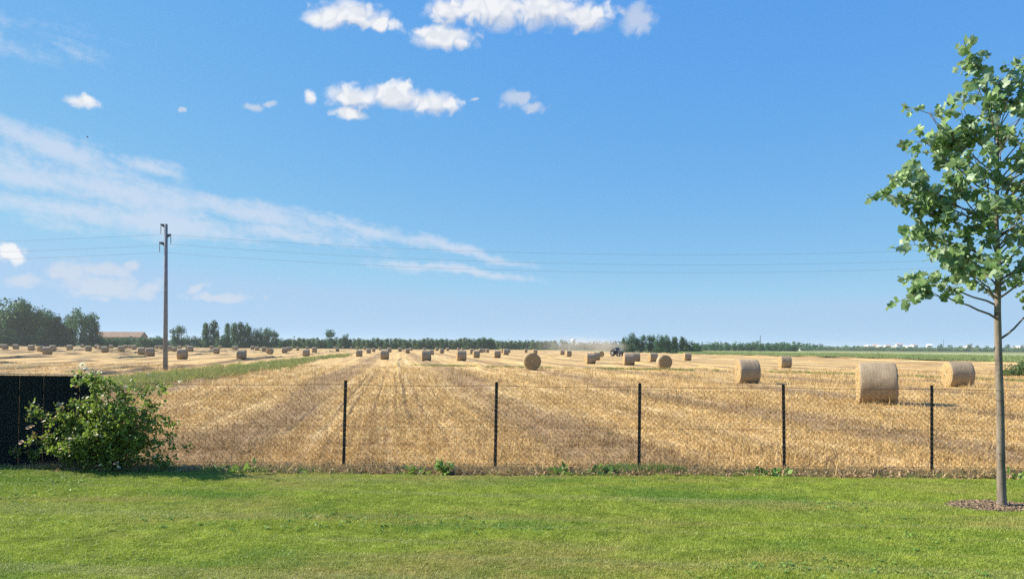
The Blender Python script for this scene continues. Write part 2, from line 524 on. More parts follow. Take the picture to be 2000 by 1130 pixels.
finish(t, cc, 0.75, t.m('ADD', t.m('MULTIPLY', rib, .5), t.m('ADD', blot, t.m('MULTIPLY', spk, 0.8))), 0.55, 0.03, 0.2)
M['bale_end'], t = mat('bale_straw_end')
o_ = t.n('ShaderNodeTexCoord').outputs['Object']
rd = t.n('ShaderNodeObjectInfo').outputs['Random']
os_ = t.n('ShaderNodeSeparateXYZ', {0: t.v('SUBTRACT', o_, (0, 0, 0.775))})
rad = t.m('SQRT', t.m('ADD', t.m('MULTIPLY', os_.outputs[1], os_.outputs[1]), t.m('MULTIPLY', os_.outputs[2], os_.outputs[2])))
ang = t.m('ARCTAN2', os_.outputs[1], os_.outputs[2])
nn = t.noise(o_, 3.0, 4.0, 0.6)
spi = t.m('ADD', t.m('MULTIPLY', rad, 42.0), t.m('ADD', ang, t.m('MULTIPLY', nn, 14.0)))
ring = t.m('MULTIPLY_ADD', t.m('SINE', spi), 0.5, 0.5)
spk = t.noise(t.v('ADD', o_, t.n('ShaderNodeCombineXYZ', {0: t.m('MULTIPLY', rd, 30.0)}).outputs[0]), 34.0, 4.0, 0.75)
cc = t.mix(t.rng(spk, 0.32, 0.66, 0, 1), (0.20, 0.125, 0.05), (0.70, 0.51, 0.26))
cc = t.mix(t.m('MULTIPLY', ring, 0.45), cc, (0.22, 0.14, 0.065))
cc = t.mix(t.sstep(rad, 0.16, 0.03), cc, (0.60, 0.50, 0.36))
finish(t, cc, 0.8, t.m('ADD', spk, t.m('MULTIPLY', ring, 0.5)), 0.9, 0.05, 0.15)

# ------------------------------------------------------------------ the ground
FENCE_Y = 12.66
EDGE_Y = 11.97


def sheet(name, pts, z, m_, label=None):
    me = bpy.data.meshes.new(name)
    me.from_pydata([(x, y, z) for x, y in pts], [], [list(range(len(pts)))])
    me.materials.append(m_)
    o = link(name, me)
    return tag(o, kind='structure')


def vnoise(x, y, seed=0):
    """cheap smooth value noise for numpy arrays"""
    x = np.asarray(x, float)
    y = np.asarray(y, float)
    xi, yi = np.floor(x).astype(np.int64), np.floor(y).astype(np.int64)
    fx, fy = x - xi, y - yi
    fx, fy = fx * fx * (3 - 2 * fx), fy * fy * (3 - 2 * fy)

    def h(a, b):
        n = (a * 374761393 + b * 668265263 + seed * 974711) & 0x7fffffff
        n = ((n ^ (n >> 13)) * 1274126177) & 0x7fffffff
        return ((n ^ (n >> 16)) & 0xffff) / 65535.0
    return (h(xi, yi) * (1 - fx) + h(xi + 1, yi) * fx) * (1 - fy) + (h(xi, yi + 1) * (1 - fx) + h(xi + 1, yi + 1) * fx) * fy


def grid_mesh(name, xs, ys, zf, m_):
    X, Y = np.meshgrid(xs, ys)
    Z = zf(X, Y)
    nx, ny = len(xs), len(ys)
    v = np.stack([X, Y, Z], -1).reshape(-1, 3)
    i = np.arange(nx * (ny - 1)).reshape(ny - 1, nx)[:, :-1]
    f = np.stack([i, i + 1, i + nx + 1, i + nx], -1).reshape(-1, 4)
    me = bpy.data.meshes.new(name)
    me.from_pydata(v.tolist(), [], f.tolist())
    me.polygons.foreach_set('use_smooth', [True] * len(me.polygons))
    me.materials.append(m_)
    return tag(link(name, me), kind='structure')


sheet('ground', [(-9000, -600), (9000, -600), (9000, 9000), (-9000, 9000)], -0.40, M['land'])
# field sheet: far part flat, near part with real relief (rows of stubble, swaths)
ca, sa = math.cos(R(ROW)), math.sin(R(ROW))


def row_x(x, y):
    return x * ca + y * sa


def field_z(x, y):
    xr_ = row_x(x, y) + (vnoise(x * .05, y * .035, 3) - .5) * 2.0
    z = 0.035 * np.sin(xr_ * 2 * math.pi / 2.6 + 3 * vnoise(x * .1, y * .06, 8)) * vnoise(x * .2, y * .1, 9)
    z = z + 0.05 * (vnoise(x * .5, y * .5, 1) - .5) + 0.035 * (vnoise(x * 1.7, y * 1.7, 2) - .5)
    fade = np.clip((y - EDGE_Y) / 1.5, 0, 1)
    return z * fade - 0.012


xs = np.concatenate([np.arange(-120, -30, 2.0), np.arange(-30, 34, .26), np.arange(34, 131, 2.0)])
ys = np.concatenate([np.arange(EDGE_Y - .5, 40, .22), np.arange(40, 90, .6), np.arange(90, 131, 4.0)])
grid_mesh('stubble_field', xs, ys, lambda x, y: field_z(x, y) * np.clip((128 - y) / 30, 0, 1) * np.clip((118 - np.abs(x)) / 30, 0, 1), M['field'])
far_edge = [ground(px, py) for px, py in ((-900, 664.5), (0, 675.2), (330, 677.5), (560, 679.5), (760, 681.5), (980, 682.3), (1100, 683.5), (1220, 687.2), (1380, 691.5), (1560, 694.5), (1700, 697.5), (1850, 702.5), (2010, 708))]
fe = [(p.x, p.y) for p in far_edge]
sheet('far_stubble_field', [(-900, 80), (-500, 80), (-119, 100), (-119, 127), (60, 127), (130, 127)] + [(fe[-1][0] + 4, 127)] + fe[::-1], -0.10, M['field'])
sheet('side_stubble_field', [(-600, EDGE_Y), (-119.5, EDGE_Y), (-119.5, 128), (-600, 200)], -0.05, M['field'])
# green crop to the right, beyond the stubble
cp = [ground(px, py) for px, py in ((1330, 690.5), (1380, 691.5), (1560, 694.5), (1700, 697.5), (1850, 702.5), (2010, 708), (2500, 730))]
sheet('green_field', [(p.x, p.y) for p in cp] + [(420, 330), (420, 560), (140, 560)], -0.06, M['crop_soil'])
lawn_z = lambda x, y: 0.03 + 0.02 * (vnoise(x * .35, y * .35, 4) - .5) + 0.008 * (vnoise(x * 2.2, y * 2.2, 5) - .5)
xs = np.arange(-22, 22.1, .3)
ys = np.append(np.arange(-8, EDGE_Y - .2, .3), [EDGE_Y - .06, EDGE_Y + .02])
grid_mesh('lawn', xs, ys, lambda x, y: np.where(y > EDGE_Y - .03, -0.06, lawn_z(x, y)), M['lawn_soil'])

# ------------------------------------------------------------------ scattering of uncountable stuff
protos = {}


def proto(coll, meshes):
    c = bpy.data.collections.new(coll)
    for i, me in enumerate(meshes):
        c.objects.link(bpy.data.objects.new(coll, me))
    protos[coll] = c
    return c


def blade_mesh(n, h, wd, spread, lean, m_, seed, segs=2, flat=0.0):
    r_ = np.random.default_rng(seed)
    b = MB()
    for i in range(n):
        a = r_.uniform(0, 6.283)
        rr = spread * math.sqrt(r_.uniform())
        base = np.array([rr * math.cos(a), rr * math.sin(a), -0.01])
        hh = h * r_.uniform(.55, 1.15)
        d = r_.uniform(0, 6.283)
        ln = lean * r_.uniform(.2, 1.3)
        up = np.array([math.cos(d) * ln, math.sin(d) * ln, 1.0])
        if r_.uniform() < flat:
            up = np.array([math.cos(d) * 3, math.sin(d) * 3, r_.uniform(.05, .5)])
        up /= np.linalg.norm(up)
        fa = r_.uniform(0, 6.283)
        s = np.array([math.cos(fa), math.sin(fa), 0]) * wd * r_.uniform(.7, 1.2) / 2
        v = [base - s, base + s]
        cur = base.copy()
        dirv = up.copy()
        for k in range(segs):
            cur = cur + dirv * hh / segs
            dirv = dirv + np.array([math.cos(d), math.sin(d), -.3]) * ln * .5
            dirv /= np.linalg.norm(dirv)
            f_ = 1 - (k + 1) / segs
            if k == segs - 1:
                v.append(cur)
            else:
                v += [cur - s * (f_ + .25), cur + s * (f_ + .25)]
        fs = [(2 * k, 2 * k + 1, 2 * k + 3, 2 * k + 2) for k in range(segs - 1)]
        k = segs - 1
        fs.append((2 * k, 2 * k + 1, 2 * k + 2))
        b.add(v, fs)
    return b.mesh('tuft', m_)


def scatter(name, pts, scl, coll, label, seed=0, tilt=0.12, zs=None, kind='stuff', cat=None, parent=None):
    r_ = np.random.default_rng(seed)
    n = len(pts)
    me = bpy.data.meshes.new(name)
    me.from_pydata(np.asarray(pts, float).tolist(), [], [])
    scl = np.broadcast_to(np.asarray(scl, float), (n,))
    sv = np.stack([scl, scl, scl * (1 if zs is None else zs)], -1).astype(np.float32)
    rv = np.stack([r_.normal(0, tilt, n), r_.normal(0, tilt, n), r_.uniform(0, 6.283, n)], -1).astype(np.float32)
    a = me.attributes.new('scl', 'FLOAT_VECTOR', 'POINT')
    a.data.foreach_set('vector', sv.ravel())
    a = me.attributes.new('rot', 'FLOAT_VECTOR', 'POINT')
    a.data.foreach_set('vector', rv.ravel())
    o = link(name, me, parent)
    tr = bpy.data.node_groups.new(name + '_scatter', 'GeometryNodeTree')
    tr.interface.new_socket('Geometry', in_out='INPUT', socket_type='NodeSocketGeometry')
    tr.interface.new_socket('Geometry', in_out='OUTPUT', socket_type='NodeSocketGeometry')
    t_ = NT(tr)
    gi = t_.n('NodeGroupInput')
    ci = t_.n('GeometryNodeCollectionInfo', {0: protos[coll]})
    ci.inputs['Separate Children'].default_value = True
    ci.inputs['Reset Children'].default_value = True
    na = t_.n('GeometryNodeInputNamedAttribute', data_type='FLOAT_VECTOR')
    na.inputs['Name'].default_value = 'scl'
    nr = t_.n('GeometryNodeInputNamedAttribute', data_type='FLOAT_VECTOR')
    nr.inputs['Name'].default_value = 'rot'
    rd_ = t_.n('FunctionNodeRandomValue', data_type='INT')
    rd_.inputs[4].default_value = 0
    rd_.inputs[5].default_value = 50
    ip = t_.n('GeometryNodeInstanceOnPoints')
    ip.inputs['Pick Instance'].default_value = True
    tr.links.new(gi.outputs[0], ip.inputs['Points'])
    tr.links.new(ci.outputs[0], ip.inputs['Instance'])
    tr.links.new(rd_.outputs[2], ip.inputs['Instance Index'])
    tr.links.new(nr.outputs[0], ip.inputs['Rotation'])
    tr.links.new(na.outputs[0], ip.inputs['Scale'])
    go = t_.n('NodeGroupOutput')
    tr.links.new(ip.outputs[0], go.inputs[0])
    md = o.modifiers.new('scatter', 'NODES')
    md.node_group = tr
    return tag(o, label, cat, kind=kind)


def in_view(x, y, margin=1.0):
    return np.abs(x) < (y * 0.72 + 2.0) * margin


proto('lawn_tuft', [blade_mesh(30, 0.034, 0.0050, 0.065, 0.8, M['lawn'], s) for s in range(8)])
proto('straw_tuft', [blade_mesh(15, 0.12, 0.0105, 0.11, 0.6, M['straw'], 20 + s, flat=0.45) for s in range(6)])
proto('straw_loose', [blade_mesh(20, 0.26, 0.012, 0.20, 0.9, M['straw'], 40 + s, flat=0.85) for s in range(5)])
proto('dry_tuft', [blade_mesh(26, 0.22, 0.007, 0.10, 0.55, M['drygrass'], 60 + s, 3, 0.2) for s in range(4)])
proto('green_tuft', [blade_mesh(24, 0.20, 0.010, 0.09, 0.7, M['weed'], 80 + s, 3) for s in range(4)])
proto('verge_tuft', [blade_mesh(40, 0.42, 0.022, 0.30, 0.6, M['verge'], 100 + s, 3) for s in range(4)])
proto('crop_tuft', [blade_mesh(60, 0.42, 0.09, 1.3, 0.6, M['crop'], 120 + s, 2) for s in range(4)])

TREE = ground(1957, 987, 0.03)
MUL = np.array([TREE.x - 0.12, TREE.y])
MR = (0.60, 0.33)

n = 92000                                                         # lawn
y = rng.uniform(3.2, EDGE_Y + .10, n * 2)
x = rng.uniform(-13, 13, n * 2)
k = in_view(x, y, 1.0) & (y < EDGE_Y - .02 + .30 * (vnoise(x * 2.3, y * 0, 31) - .55) + .12 * (vnoise(x * 9, y * 0, 33) - .5)) & (((x - MUL[0]) / MR[0])**2 + ((y - MUL[1]) / MR[1])**2 > 1 + .25 * vnoise(x * 9, y * 9, 6))
x, y = x[k][:n], y[k][:n]
lus = np.clip(1 - np.hypot(x + 9.5, (y - 11.6) * 1.6) / 6.0, 0, 1)
scatter('lawn_grass', np.stack([x, y, lawn_z(x, y)], -1), rng.uniform(.75, 1.25, len(x)) * (1 + .45 * lus), 'lawn_tuft', 'short mown green lawn grass in front of the wire fence', 1, zs=.75 + .5 * vnoise(x * .8, y * .8, 12))

pts, sc = [], []                                                  # stubble
for y0, y1, dens, s0 in ((EDGE_Y + .05, 16, 115, 1.0), (16, 22, 62, 1.1), (22, 32, 26, 1.35), (32, 48, 9, 1.8), (48, 75, 2.6, 2.4)):
    wd = y1 * .72 + 3
    n = int(dens * 2 * wd * (y1 - y0))
    x = rng.uniform(-wd, wd, n)
    y = rng.uniform(y0, y1, n)
    xr_ = row_x(x, y)
    rows = np.abs(((xr_ / .24) % 1) - .5)
    inband = np.cos((xr_ - 4.2) * 2 * math.pi / 7.8) + (vnoise(x * .2, y * .06, 61) - .5) > .55
    k = in_view(x, y) & (~inband | (rng.uniform(0, 1, n) < .45)) & ((rows > rng.uniform(.0, .35, n)) | (rng.uniform(0, 1, n) < .3))
    x, y = x[k], y[k]
    pts.append(np.stack([x, y, field_z(x, y) + .004], -1))
    sc.append(s0 * rng.uniform(.65, 1.25, len(x)))
pts, sc = np.concatenate(pts), np.concatenate(sc)
scatter('stubble', pts, sc, 'straw_tuft', 'golden cut straw stubble covering the field behind the wire fence', 2)
pts, sc = [], []                                                  # loose straw lying in swaths and heaps
for y0, y1, dens, s0 in ((EDGE_Y + .2, 18, 24, 1.0), (18, 30, 9, 1.2), (30, 60, 2.2, 1.9)):
    wd = y1 * .72 + 3
    n = int(dens * 2 * wd * (y1 - y0))
    x = rng.uniform(-wd, wd, n)
    y = rng.uniform(y0, y1, n)
    k = in_view(x, y) & (vnoise(x * .55 + 9, y * .8, 14) > rng.uniform(.3, .75, n))
    x, y = x[k], y[k]
    pts.append(np.stack([x, y, field_z(x, y) + .01 + .05 * rng.uniform(0, 1, len(x))], -1))
    sc.append(s0 * rng.uniform(.6, 1.2, len(x)))
scatter('loose_straw', np.concatenate(pts), np.concatenate(sc), 'straw_loose', 'loose chopped straw lying over the stubble', 3)

n = 2600                                                          # dry grass under the fence
n = 3400
x = rng.uniform(-8, 13, n)
y = EDGE_Y + .12 + .75 * rng.beta(1.4, 1.6, n)
k = rng.uniform(0, 1, n) < .35 + .7 * vnoise(x * 1.3, y, 17)
x, y = x[k], y[k]
scatter('dry_fence_grass', np.stack([x, y, np.zeros(len(x))], -1), rng.uniform(.3, .85, len(x)), 'dry_tuft', 'dry yellow grass along the foot of the wire fence', 4)
n = 2600                                                          # low green weeds at the lawn's edge
x = np.concatenate([rng.uniform(-7, 13, 1500), rng.uniform(-6.2, -3.2, 700), rng.uniform(-12, -6.2, 400)])
y = EDGE_Y + .02 + .45 * rng.uniform(0, 1, n)
k = rng.uniform(0, 1, n) < np.where(x < -3.2, .9, vnoise(x * .9, y, 18) * 1.3 - .25)
x, y = x[k], y[k]
scatter('edge_weeds', np.stack([x, y, np.zeros(len(x))], -1), rng.uniform(.25, .6, len(x)), 'green_tuft', 'low green weeds along the back edge of the lawn', 5)
pa, pb = ground(1165, 918), ground(1330, 916)                     # tall grass tussocks by the third post
n = 190
x = rng.uniform(pa.x, pb.x, n)
y = FENCE_Y - .16 + rng.normal(0, .10, n)
scatter('tall_weed_grass', np.stack([x, y, np.zeros(n)], -1), rng.uniform(.45, 1.0, n), 'green_tuft', 'tussock of long bright green grass around the third fence post', 6)

def leaf_patch(n_, size, spread, m__, seed, flat=.35):
    r_ = np.random.default_rng(seed)
    b_ = MB()
    for i_ in range(n_):
        c_ = np.array([r_.normal(0, spread), r_.normal(0, spread), abs(r_.normal(.01, .012))])
        a_ = r_.uniform(0, 6.283)
        u_ = np.array([math.cos(a_), math.sin(a_), r_.normal(0, flat)]) * size * r_.uniform(.6, 1.3)
        v_ = np.array([-math.sin(a_), math.cos(a_), r_.normal(0, flat)]) * size * .4
        b_.add([c_, c_ + u_ * .5 + v_, c_ + u_, c_ + u_ * .5 - v_], [(0, 1, 2, 3)])
    return b_.mesh('leaf_patch', m__)


M['litter'], t = mat('dead_leaf_litter')
isl = t.n('ShaderNodeNewGeometry').outputs['Random Per Island']
cc = t.mix(isl, (0.11, 0.06, 0.03), (0.52, 0.38, 0.22))
finish(t, cc, 0.8, spec=.2, transl=cc, tfac=.2)
proto('litter', [leaf_patch(9, .045, .05, M['litter'], 400 + s, .6) for s in range(4)])
proto('lawn_weed', [leaf_patch(9, .05, .028, M['weed'], 420 + s, .3) for s in range(4)])
proto('rosette', [leaf_patch(16, .075, .045, M['weed'], 440 + s, .8) for s in range(4)])
n = 1900
x = rng.uniform(-7.5, 13, n)
y = EDGE_Y - .03 + .7 * rng.beta(1.1, 1.8, n)
scatter('leaf_litter', np.stack([x, y, .01 + .03 * rng.uniform(0, 1, n)], -1), rng.uniform(.5, 1.2, n), 'litter', 'dead brown leaves and debris along the foot of the wire fence', 21, tilt=.5)
n = 420
x = rng.uniform(-7, 13, n)
y = EDGE_Y + .45 * rng.uniform(0, 1, n)
k = vnoise(x * .7 + 5, y * 0, 51) > .55
scatter('broadleaf_weeds', np.stack([x[k], y[k], np.zeros(k.sum())], -1), rng.uniform(.6, 1.5, k.sum()), 'rosette', 'low broad-leaved weeds dotted along the back edge of the lawn', 22, tilt=.3)
n = 2600
x = rng.uniform(-11, 11, n)
y = rng.uniform(6, EDGE_Y - .2, n)
k = in_view(x, y) & ((vnoise(x * .45 + 2, y * .7, 52) > .66) | (np.hypot(x + 7.6, (y - 10.4) * 1.3) < 1.6) & (rng.uniform(0, 1, n) < .8)) & (np.hypot(x - MUL[0], y - MUL[1]) > .7)
x, y = x[k], y[k]
scatter('lawn_clover', np.stack([x, y, lawn_z(x, y) + .014], -1), rng.uniform(.35, .8, len(x)), 'lawn_weed', 'patches of small clover leaves growing in the lawn', 23, tilt=.25)

# grass verge running away between the two stubble fields
va = [ground(*p) for p in ((150, 752), (250, 744), (350, 737), (470, 722), (560, 712), (700, 694))]
pts, sc = [], []
cl = [(ground(140, 762), 3.2, .9), (ground(250, 748), 3.2, 1), (ground(330, 738), 3.4, 1), (ground(420, 727), 4.0, 1), (ground(500, 717), 4.4, .85), (ground(550, 709), 3.0, .3), (ground(640, 698), 3, .14), (ground(690, 693), 3, .05)]
for (p0, w0, d0), (p1, w1, d1) in zip(cl[:-1], cl[1:]):
    L = (p1 - p0).length
    for i in range(int(L * 38 * (28 / (p0.y)) + 60)):
        u = random.random()
        p = p0.lerp(p1, u)
        wd = w0 + (w1 - w0) * u
        ox = random.gauss(0, .42) * wd
        if random.random() < (d0 + (d1 - d0) * u) * (1.15 - abs(ox) / wd * .5) and vnoise(np.array([p.x + ox]) * .25, np.array([p.y]) * .12, 23)[0] > .22:
            pts.append((p.x + ox, p.y + random.uniform(-1, 1), -.03))
            sc.append(random.uniform(.5, 1.15) * (.75 + p.y / 130))
scatter('verge_grass', pts, sc, 'verge_tuft', 'rough green grass verge beside the power pole', 7)
# low ridges of raked straw along the rows, farther out
ylim = lambda x_: float(np.interp(x_ / 1.0, [q_[0] for q_ in fe], [q_[1] for q_ in fe]))
b = MB()
rr = random.Random(31)
for k_ in range(-62, 44):
    x0 = 4.2 + 3.9 * k_ + rr.uniform(-.5, .5)
    if abs(x0) > 260:
        continue
    hh, ww = rr.uniform(.08, .22) * (2.0 if x0 < -16 else 1.3), rr.uniform(.7, 1.3)
    vs, fs = [], []
    s0 = rr.uniform(36, 60) if x0 > -16 else rr.uniform(20, 30)
    s1 = 340
    ss = s0 + (s1 - s0) * np.linspace(0, 1, 90)**1.5
    n_ = 0
    for q_ in ss:
        wv = (vnoise(np.array([q_ * .06]), np.array([k_ * 3.7]), 41)[0] - .5) * 1.6
        xp = x0 + wv
        x_, y_ = xp * ca - q_ * sa, xp * sa + q_ * ca
        if y_ > ylim(x_) - 3 or y_ < 30 or abs(x_) > y_ * .8 + 6:
            continue
        h_ = hh * max(0.0, vnoise(np.array([q_ * .22]), np.array([k_ * 1.3]), 43)[0] * 1.7 - .45) * min(1, (q_ - s0) / 12)
        w_ = ww * (.7 + .6 * vnoise(np.array([q_ * .4]), np.array([k_ * 2.1]), 44)[0])
        zb = (field_z(np.array(x_), np.array(y_)) if y_ < 95 else -.02 if y_ < 124 else -.115) - .03
        for o_, f_ in ((-.5, 0), (-.2, .8), (.12, 1), (.5, 0)):
            vs.append((x_ + o_ * w_ * ca, y_ + o_ * w_ * sa, float(zb) + h_ * f_))
        n_ += 1
    for i in range(n_ - 1):
        if abs(vs[4 * i + 4][1] - vs[4 * i][1]) < 14:
            fs += [(4 * i + j, 4 * i + j + 1, 4 * i + j + 5, 4 * i + j + 4) for j in range(3)]
    if fs:
        b.add(vs, fs)
tag(b.build('straw_ridges', M['field'], smooth=True), 'low ridges of raked straw running across the stubble field', kind='stuff')
# thin green line of a shallow ditch across the field
pts, sc = [], []
dl = [ground(*p) for p in ((800, 713), (1040, 717.5), (1300, 722), (1560, 728), (1700, 732), (1850, 738), (2010, 745))]
for p0, p1 in zip(dl[:-1], dl[1:]):
    for i in range(int((p1 - p0).length * 24)):
        p = p0.lerp(p1, random.random())
        if vnoise(np.array([p.x * .3]), np.array([0.0]), 29)[0] > random.uniform(.0, .65):
            pts.append((p.x, p.y + random.gauss(0, .45), -.02))
            sc.append(random.uniform(.3, .7))
scatter('ditch_grass', pts, sc, 'verge_tuft', 'thin line of yellowish green grass along a shallow ditch across the stubble', 8)
# green crop plants near its front edge
pts, sc = [], []
for i in range(5200):
    u = random.random() * (len(cp) - 1.01)
    a, b = cp[int(u)], cp[int(u) + 1]
    p = a.lerp(b, u % 1)
    dd = random.random()**1.6 * 150
    dirn = Vector((p.x, p.y, 0)).normalized()
    p = p + dirn * (dd + 1.5)
    pts.append((p.x, p.y, -.06))
    sc.append(random.uniform(.7, 1.3))
scatter('green_crop', pts, sc, 'crop_tuft', 'low green crop growing beyond the stubble below the distant town', 9)

# ------------------------------------------------------------------ mulch ring
b = MB()
v = [(0, 0, .018)]
for ring, (fr, z) in enumerate(((.5, .018), (.85, .010), (1.06, -.03))):
    for i in range(40):
        a = 2 * math.pi * i / 40
        wv = 1 + .08 * math.sin(3 * a + 1) + .05 * math.sin(7 * a)
        v.append((MR[0] * fr * wv * math.cos(a), MR[1] * fr * wv * math.sin(a), z))
f = [(0, 1 + i, 1 + (i + 1) % 40) for i in range(40)]
for r_ in range(2):
    f += [(1 + r_ * 40 + i, 1 + (r_ + 1) * 40 + i, 1 + (r_ + 1) * 40 + (i + 1) % 40, 1 + r_ * 40 + (i + 1) % 40) for i in range(40)]
mo = b.add(v, f).build('mulch_bed', M['mulch'], smooth=True)
mo.location = (MUL[0], MUL[1], 0.025)
tag(mo, kind='structure')
cm = []
for s in range(4):
    rr = random.Random(s)
    b = MB()
    b.box((0, 0, .006), (rr.uniform(.03, .055), rr.uniform(.012, .022), rr.uniform(.006, .012)))
    cm.append(b.mesh('chip', M['bark_chip']))
proto('chip', cm)
pts = []
for i in range(1100):
    a, q_ = random.uniform(0, 6.283), math.sqrt(random.random()) * 1.03
    pts.append((MUL[0] + MR[0] * q_ * math.cos(a), MUL[1] + MR[1] * q_ * math.sin(a),   .036 - .03 * max(0, q_ - .7)))
scatter('bark_mulch', pts, rng.uniform(.6, 1.3, 1100), 'chip', 'ring of brown bark mulch around the foot of the young tree', 10, tilt=.4)

# ------------------------------------------------------------------ wire fence
fence = thing('chain_link_fence', 'brown chain-link wire fence on slim dark posts along the back of the lawn', 'fence', (0, FENCE_Y, 0))
post_x = [ground(px, 916).x / ground(px, 916).y * FENCE_Y for px in (671, 967, 1248, 1532, 1820)]
post_x = [-7.05] + post_x + [post_x[-1] + 2.55, post_x[-1] + 5.1]
POST_H = [1.47, 1.50, 1.49, 1.49, 1.485, 1.49, 1.49, 1.49]
for i, px in enumerate(post_x):
    b = MB()
    h = POST_H[i]
    lean = (0, .012, .010, .006, -.012, .004, 0, 0)[i]
    sh = Matrix(((1, 0, lean), (0, 1, 0), (0, 0, 1)))
    b.box((lean * (h - .3) / 2, 0, (h - .3) / 2), (.052, .006, h + .3), m=sh)      # T-profile: flange, web, foot
    b.box((lean * (h - .3) / 2, .024, (h - .3) / 2), (.007, .042, h + .296), m=sh)
    for zz in (.08, .75, 1.40):
        b.tube([(-.03 + lean * zz, -.006, zz), (.03 + lean * zz, -.006, zz)], .004, 5)
    po = b.build('post', M['post'], fence)
    po.location = (px, 0, 0)
FH, DW, DH = 1.40, .098, .083
wz = .02


def net_panel(width):
    b = MB()
    ncol = max(2, int(round(width / (DW / 2))))
    dx = width / ncol
    nrow = int(FH / (DH / 2))
    r_ = .0030
    for c_ in range(ncol):
        pts_ = []
        for k_ in range(nrow + 1):
            xq, zq = c_ * dx + (dx if (k_ + c_) % 2 else 0), wz + k_ * DH / 2
            pts_.append((xq + .006 * math.sin(zq * 9 + c_ * .3), .004 * (1 if k_ % 2 else -1) + .02 * math.sin(xq * 2.1) * math.sin(zq * 2.2), zq - .020 * math.sin(math.pi * xq / width) * zq / FH))
        b.tube(pts_, r_, 3, False)
    return b


for i in range(len(post_x) - 1):
    wd = post_x[i + 1] - post_x[i]
    o = net_panel(wd).build('wire_net', M['wire'], fence)
    o.location = (post_x[i], -.012, 0)
    tag(o, kind='stuff')
for zz, r_ in ((wz + FH + .012, .0038), (.72, .0022), (.10, .0024)):
    b = MB()
    pts_ = []
    for i in range(len(post_x) - 1):
        for u in np.linspace(0, 1, 9)[:-1]:
            pts_.append((post_x[i] + u * (post_x[i + 1] - post_x[i]), -.016, zz - .022 * math.sin(math.pi * u) * (1 if zz > 1 else .3)))
    pts_.append((post_x[-1], -.016, zz))
    b.tube(pts_, r_, 5).build('tension_wire', M['wire'], fence)

# ------------------------------------------------------------------ dark board fence
BX1 = ground(172, 914).x
bf = thing('board_fence', 'tall near-black fence of upright boards behind the rose bush', 'fence', (BX1, FENCE_Y - .1, 0))
xx, i = -.02, 0
rb = random.Random(4)
gaps = {0: .012, 3: .006, 6: .009}
while xx > -5.2:
    bw = .196 + rb.uniform(-.004, .004)
    b = MB()
    h = 1.545
    b.box((0, 0, h / 2 - .04), (bw, .022, h + .08))
    o = b.build('board', M['board'], bf)
    o.location = (xx - bw / 2, rb.uniform(-.003, .003), 0)
    xx -= bw + {0: .016, 2: .006, 3: .013, 4: .004, 5: .013, 6: .004}.get(i, rb.uniform(.001, .004))
    i += 1
b = MB()
b.box((-2.62, 0, 1.566), (5.28, .05, .014)).build('cap', M['cap'], bf)
for zz in (.35, 1.25):
    b = MB()
    b.box((-2.62, .036, zz), (5.2, .04, .07)).build('rail', M['board'], bf)
for xq in (-.05, -2.6, -5.2):
    b = MB()
    b.box((xq, .1, .74), (.08, .08, 1.52)).build('post', M['board'], bf)

# ------------------------------------------------------------------ straw bales


def bale_mesh(seed, bulge):
    r_ = np.random.default_rng(seed)
    RAD, L, SEG = .775, 1.25, 44
    prof = [(-.5, .955), (-.492, .978), (-.46, .995), (-.36, 1.0), (-.24, 1.004), (-.12, .998), (0, 1.004), (.12, .999), (.24, 1.004), (.36, 1.0), (.46, .995), (.492, .978), (.5, .955)]
    ph_ = r_.uniform(0, 6.28, 6)
    b_ = MB()
    v_ = []
    for xi, (px_, pr) in enumerate(prof):
        for k_ in range(SEG):
            a = 2 * math.pi * k_ / SEG
            rr = RAD * pr * (1 + .008 * math.sin(2 * a + ph_[0]) + .007 * math.sin(3 * a + ph_[1]) + .005 * math.sin(5 * a + ph_[2] + xi * .3) + r_.normal(0, .0035))
            z = RAD + rr * math.cos(a)
            z = z if z > .05 else .05 - (.05 - z) * .15         # sits a little flattened
            v_.append((px_ * L, rr * math.sin(a), z - .045))
    n_ = len(prof)
    f_ = [(i * SEG + k_, (i + 1) * SEG + k_, (i + 1) * SEG + (k_ + 1) % SEG, i * SEG + (k_ + 1) % SEG) for i in range(n_ - 1) for k_ in range(SEG)]
    wrap = b_.add(v_, f_).mesh('net_wrap', M['bale_net'], True)
    ends = []
    for side in (0, n_ - 1):
        ringv = np.array(v_[side * SEG:(side + 1) * SEG])
        sg = -1 if side == 0 else 1
        cen = np.array([sg * L / 2, 0, RAD - .03])
        vv = [ringv]
        for fr, bl in ((.86, .03), (.62, .045), (.36, .05), (.14, .04)):
            rg = cen + (ringv - cen) * fr
            rg[:, 0] = sg * (L / 2 + bl * bulge) + r_.normal(0, .012, SEG)
            vv.append(rg)
        vv.append(cen[None] + np.array([[sg * .02, 0, 0]]))
        nv = np.concatenate(vv)
        ff = []
        for i in range(4):
            for k_ in range(SEG):
                qd = (i * SEG + k_, i * SEG + (k_ + 1) % SEG, (i + 1) * SEG + (k_ + 1) % SEG, (i + 1) * SEG + k_)
                ff.append(qd if sg > 0 else qd[::-1])
        for k_ in range(SEG):
            tr_ = (4 * SEG + k_, 4 * SEG + (k_ + 1) % SEG, 5 * SEG)
            ff.append(tr_ if sg > 0 else tr_[::-1])
        ends.append(MB().add(nv, ff).mesh('end_face', M['bale_end'], False))
    return wrap, ends


BM = [bale_mesh(s, 1 + .3 * (s % 3)) for s in range(5)]
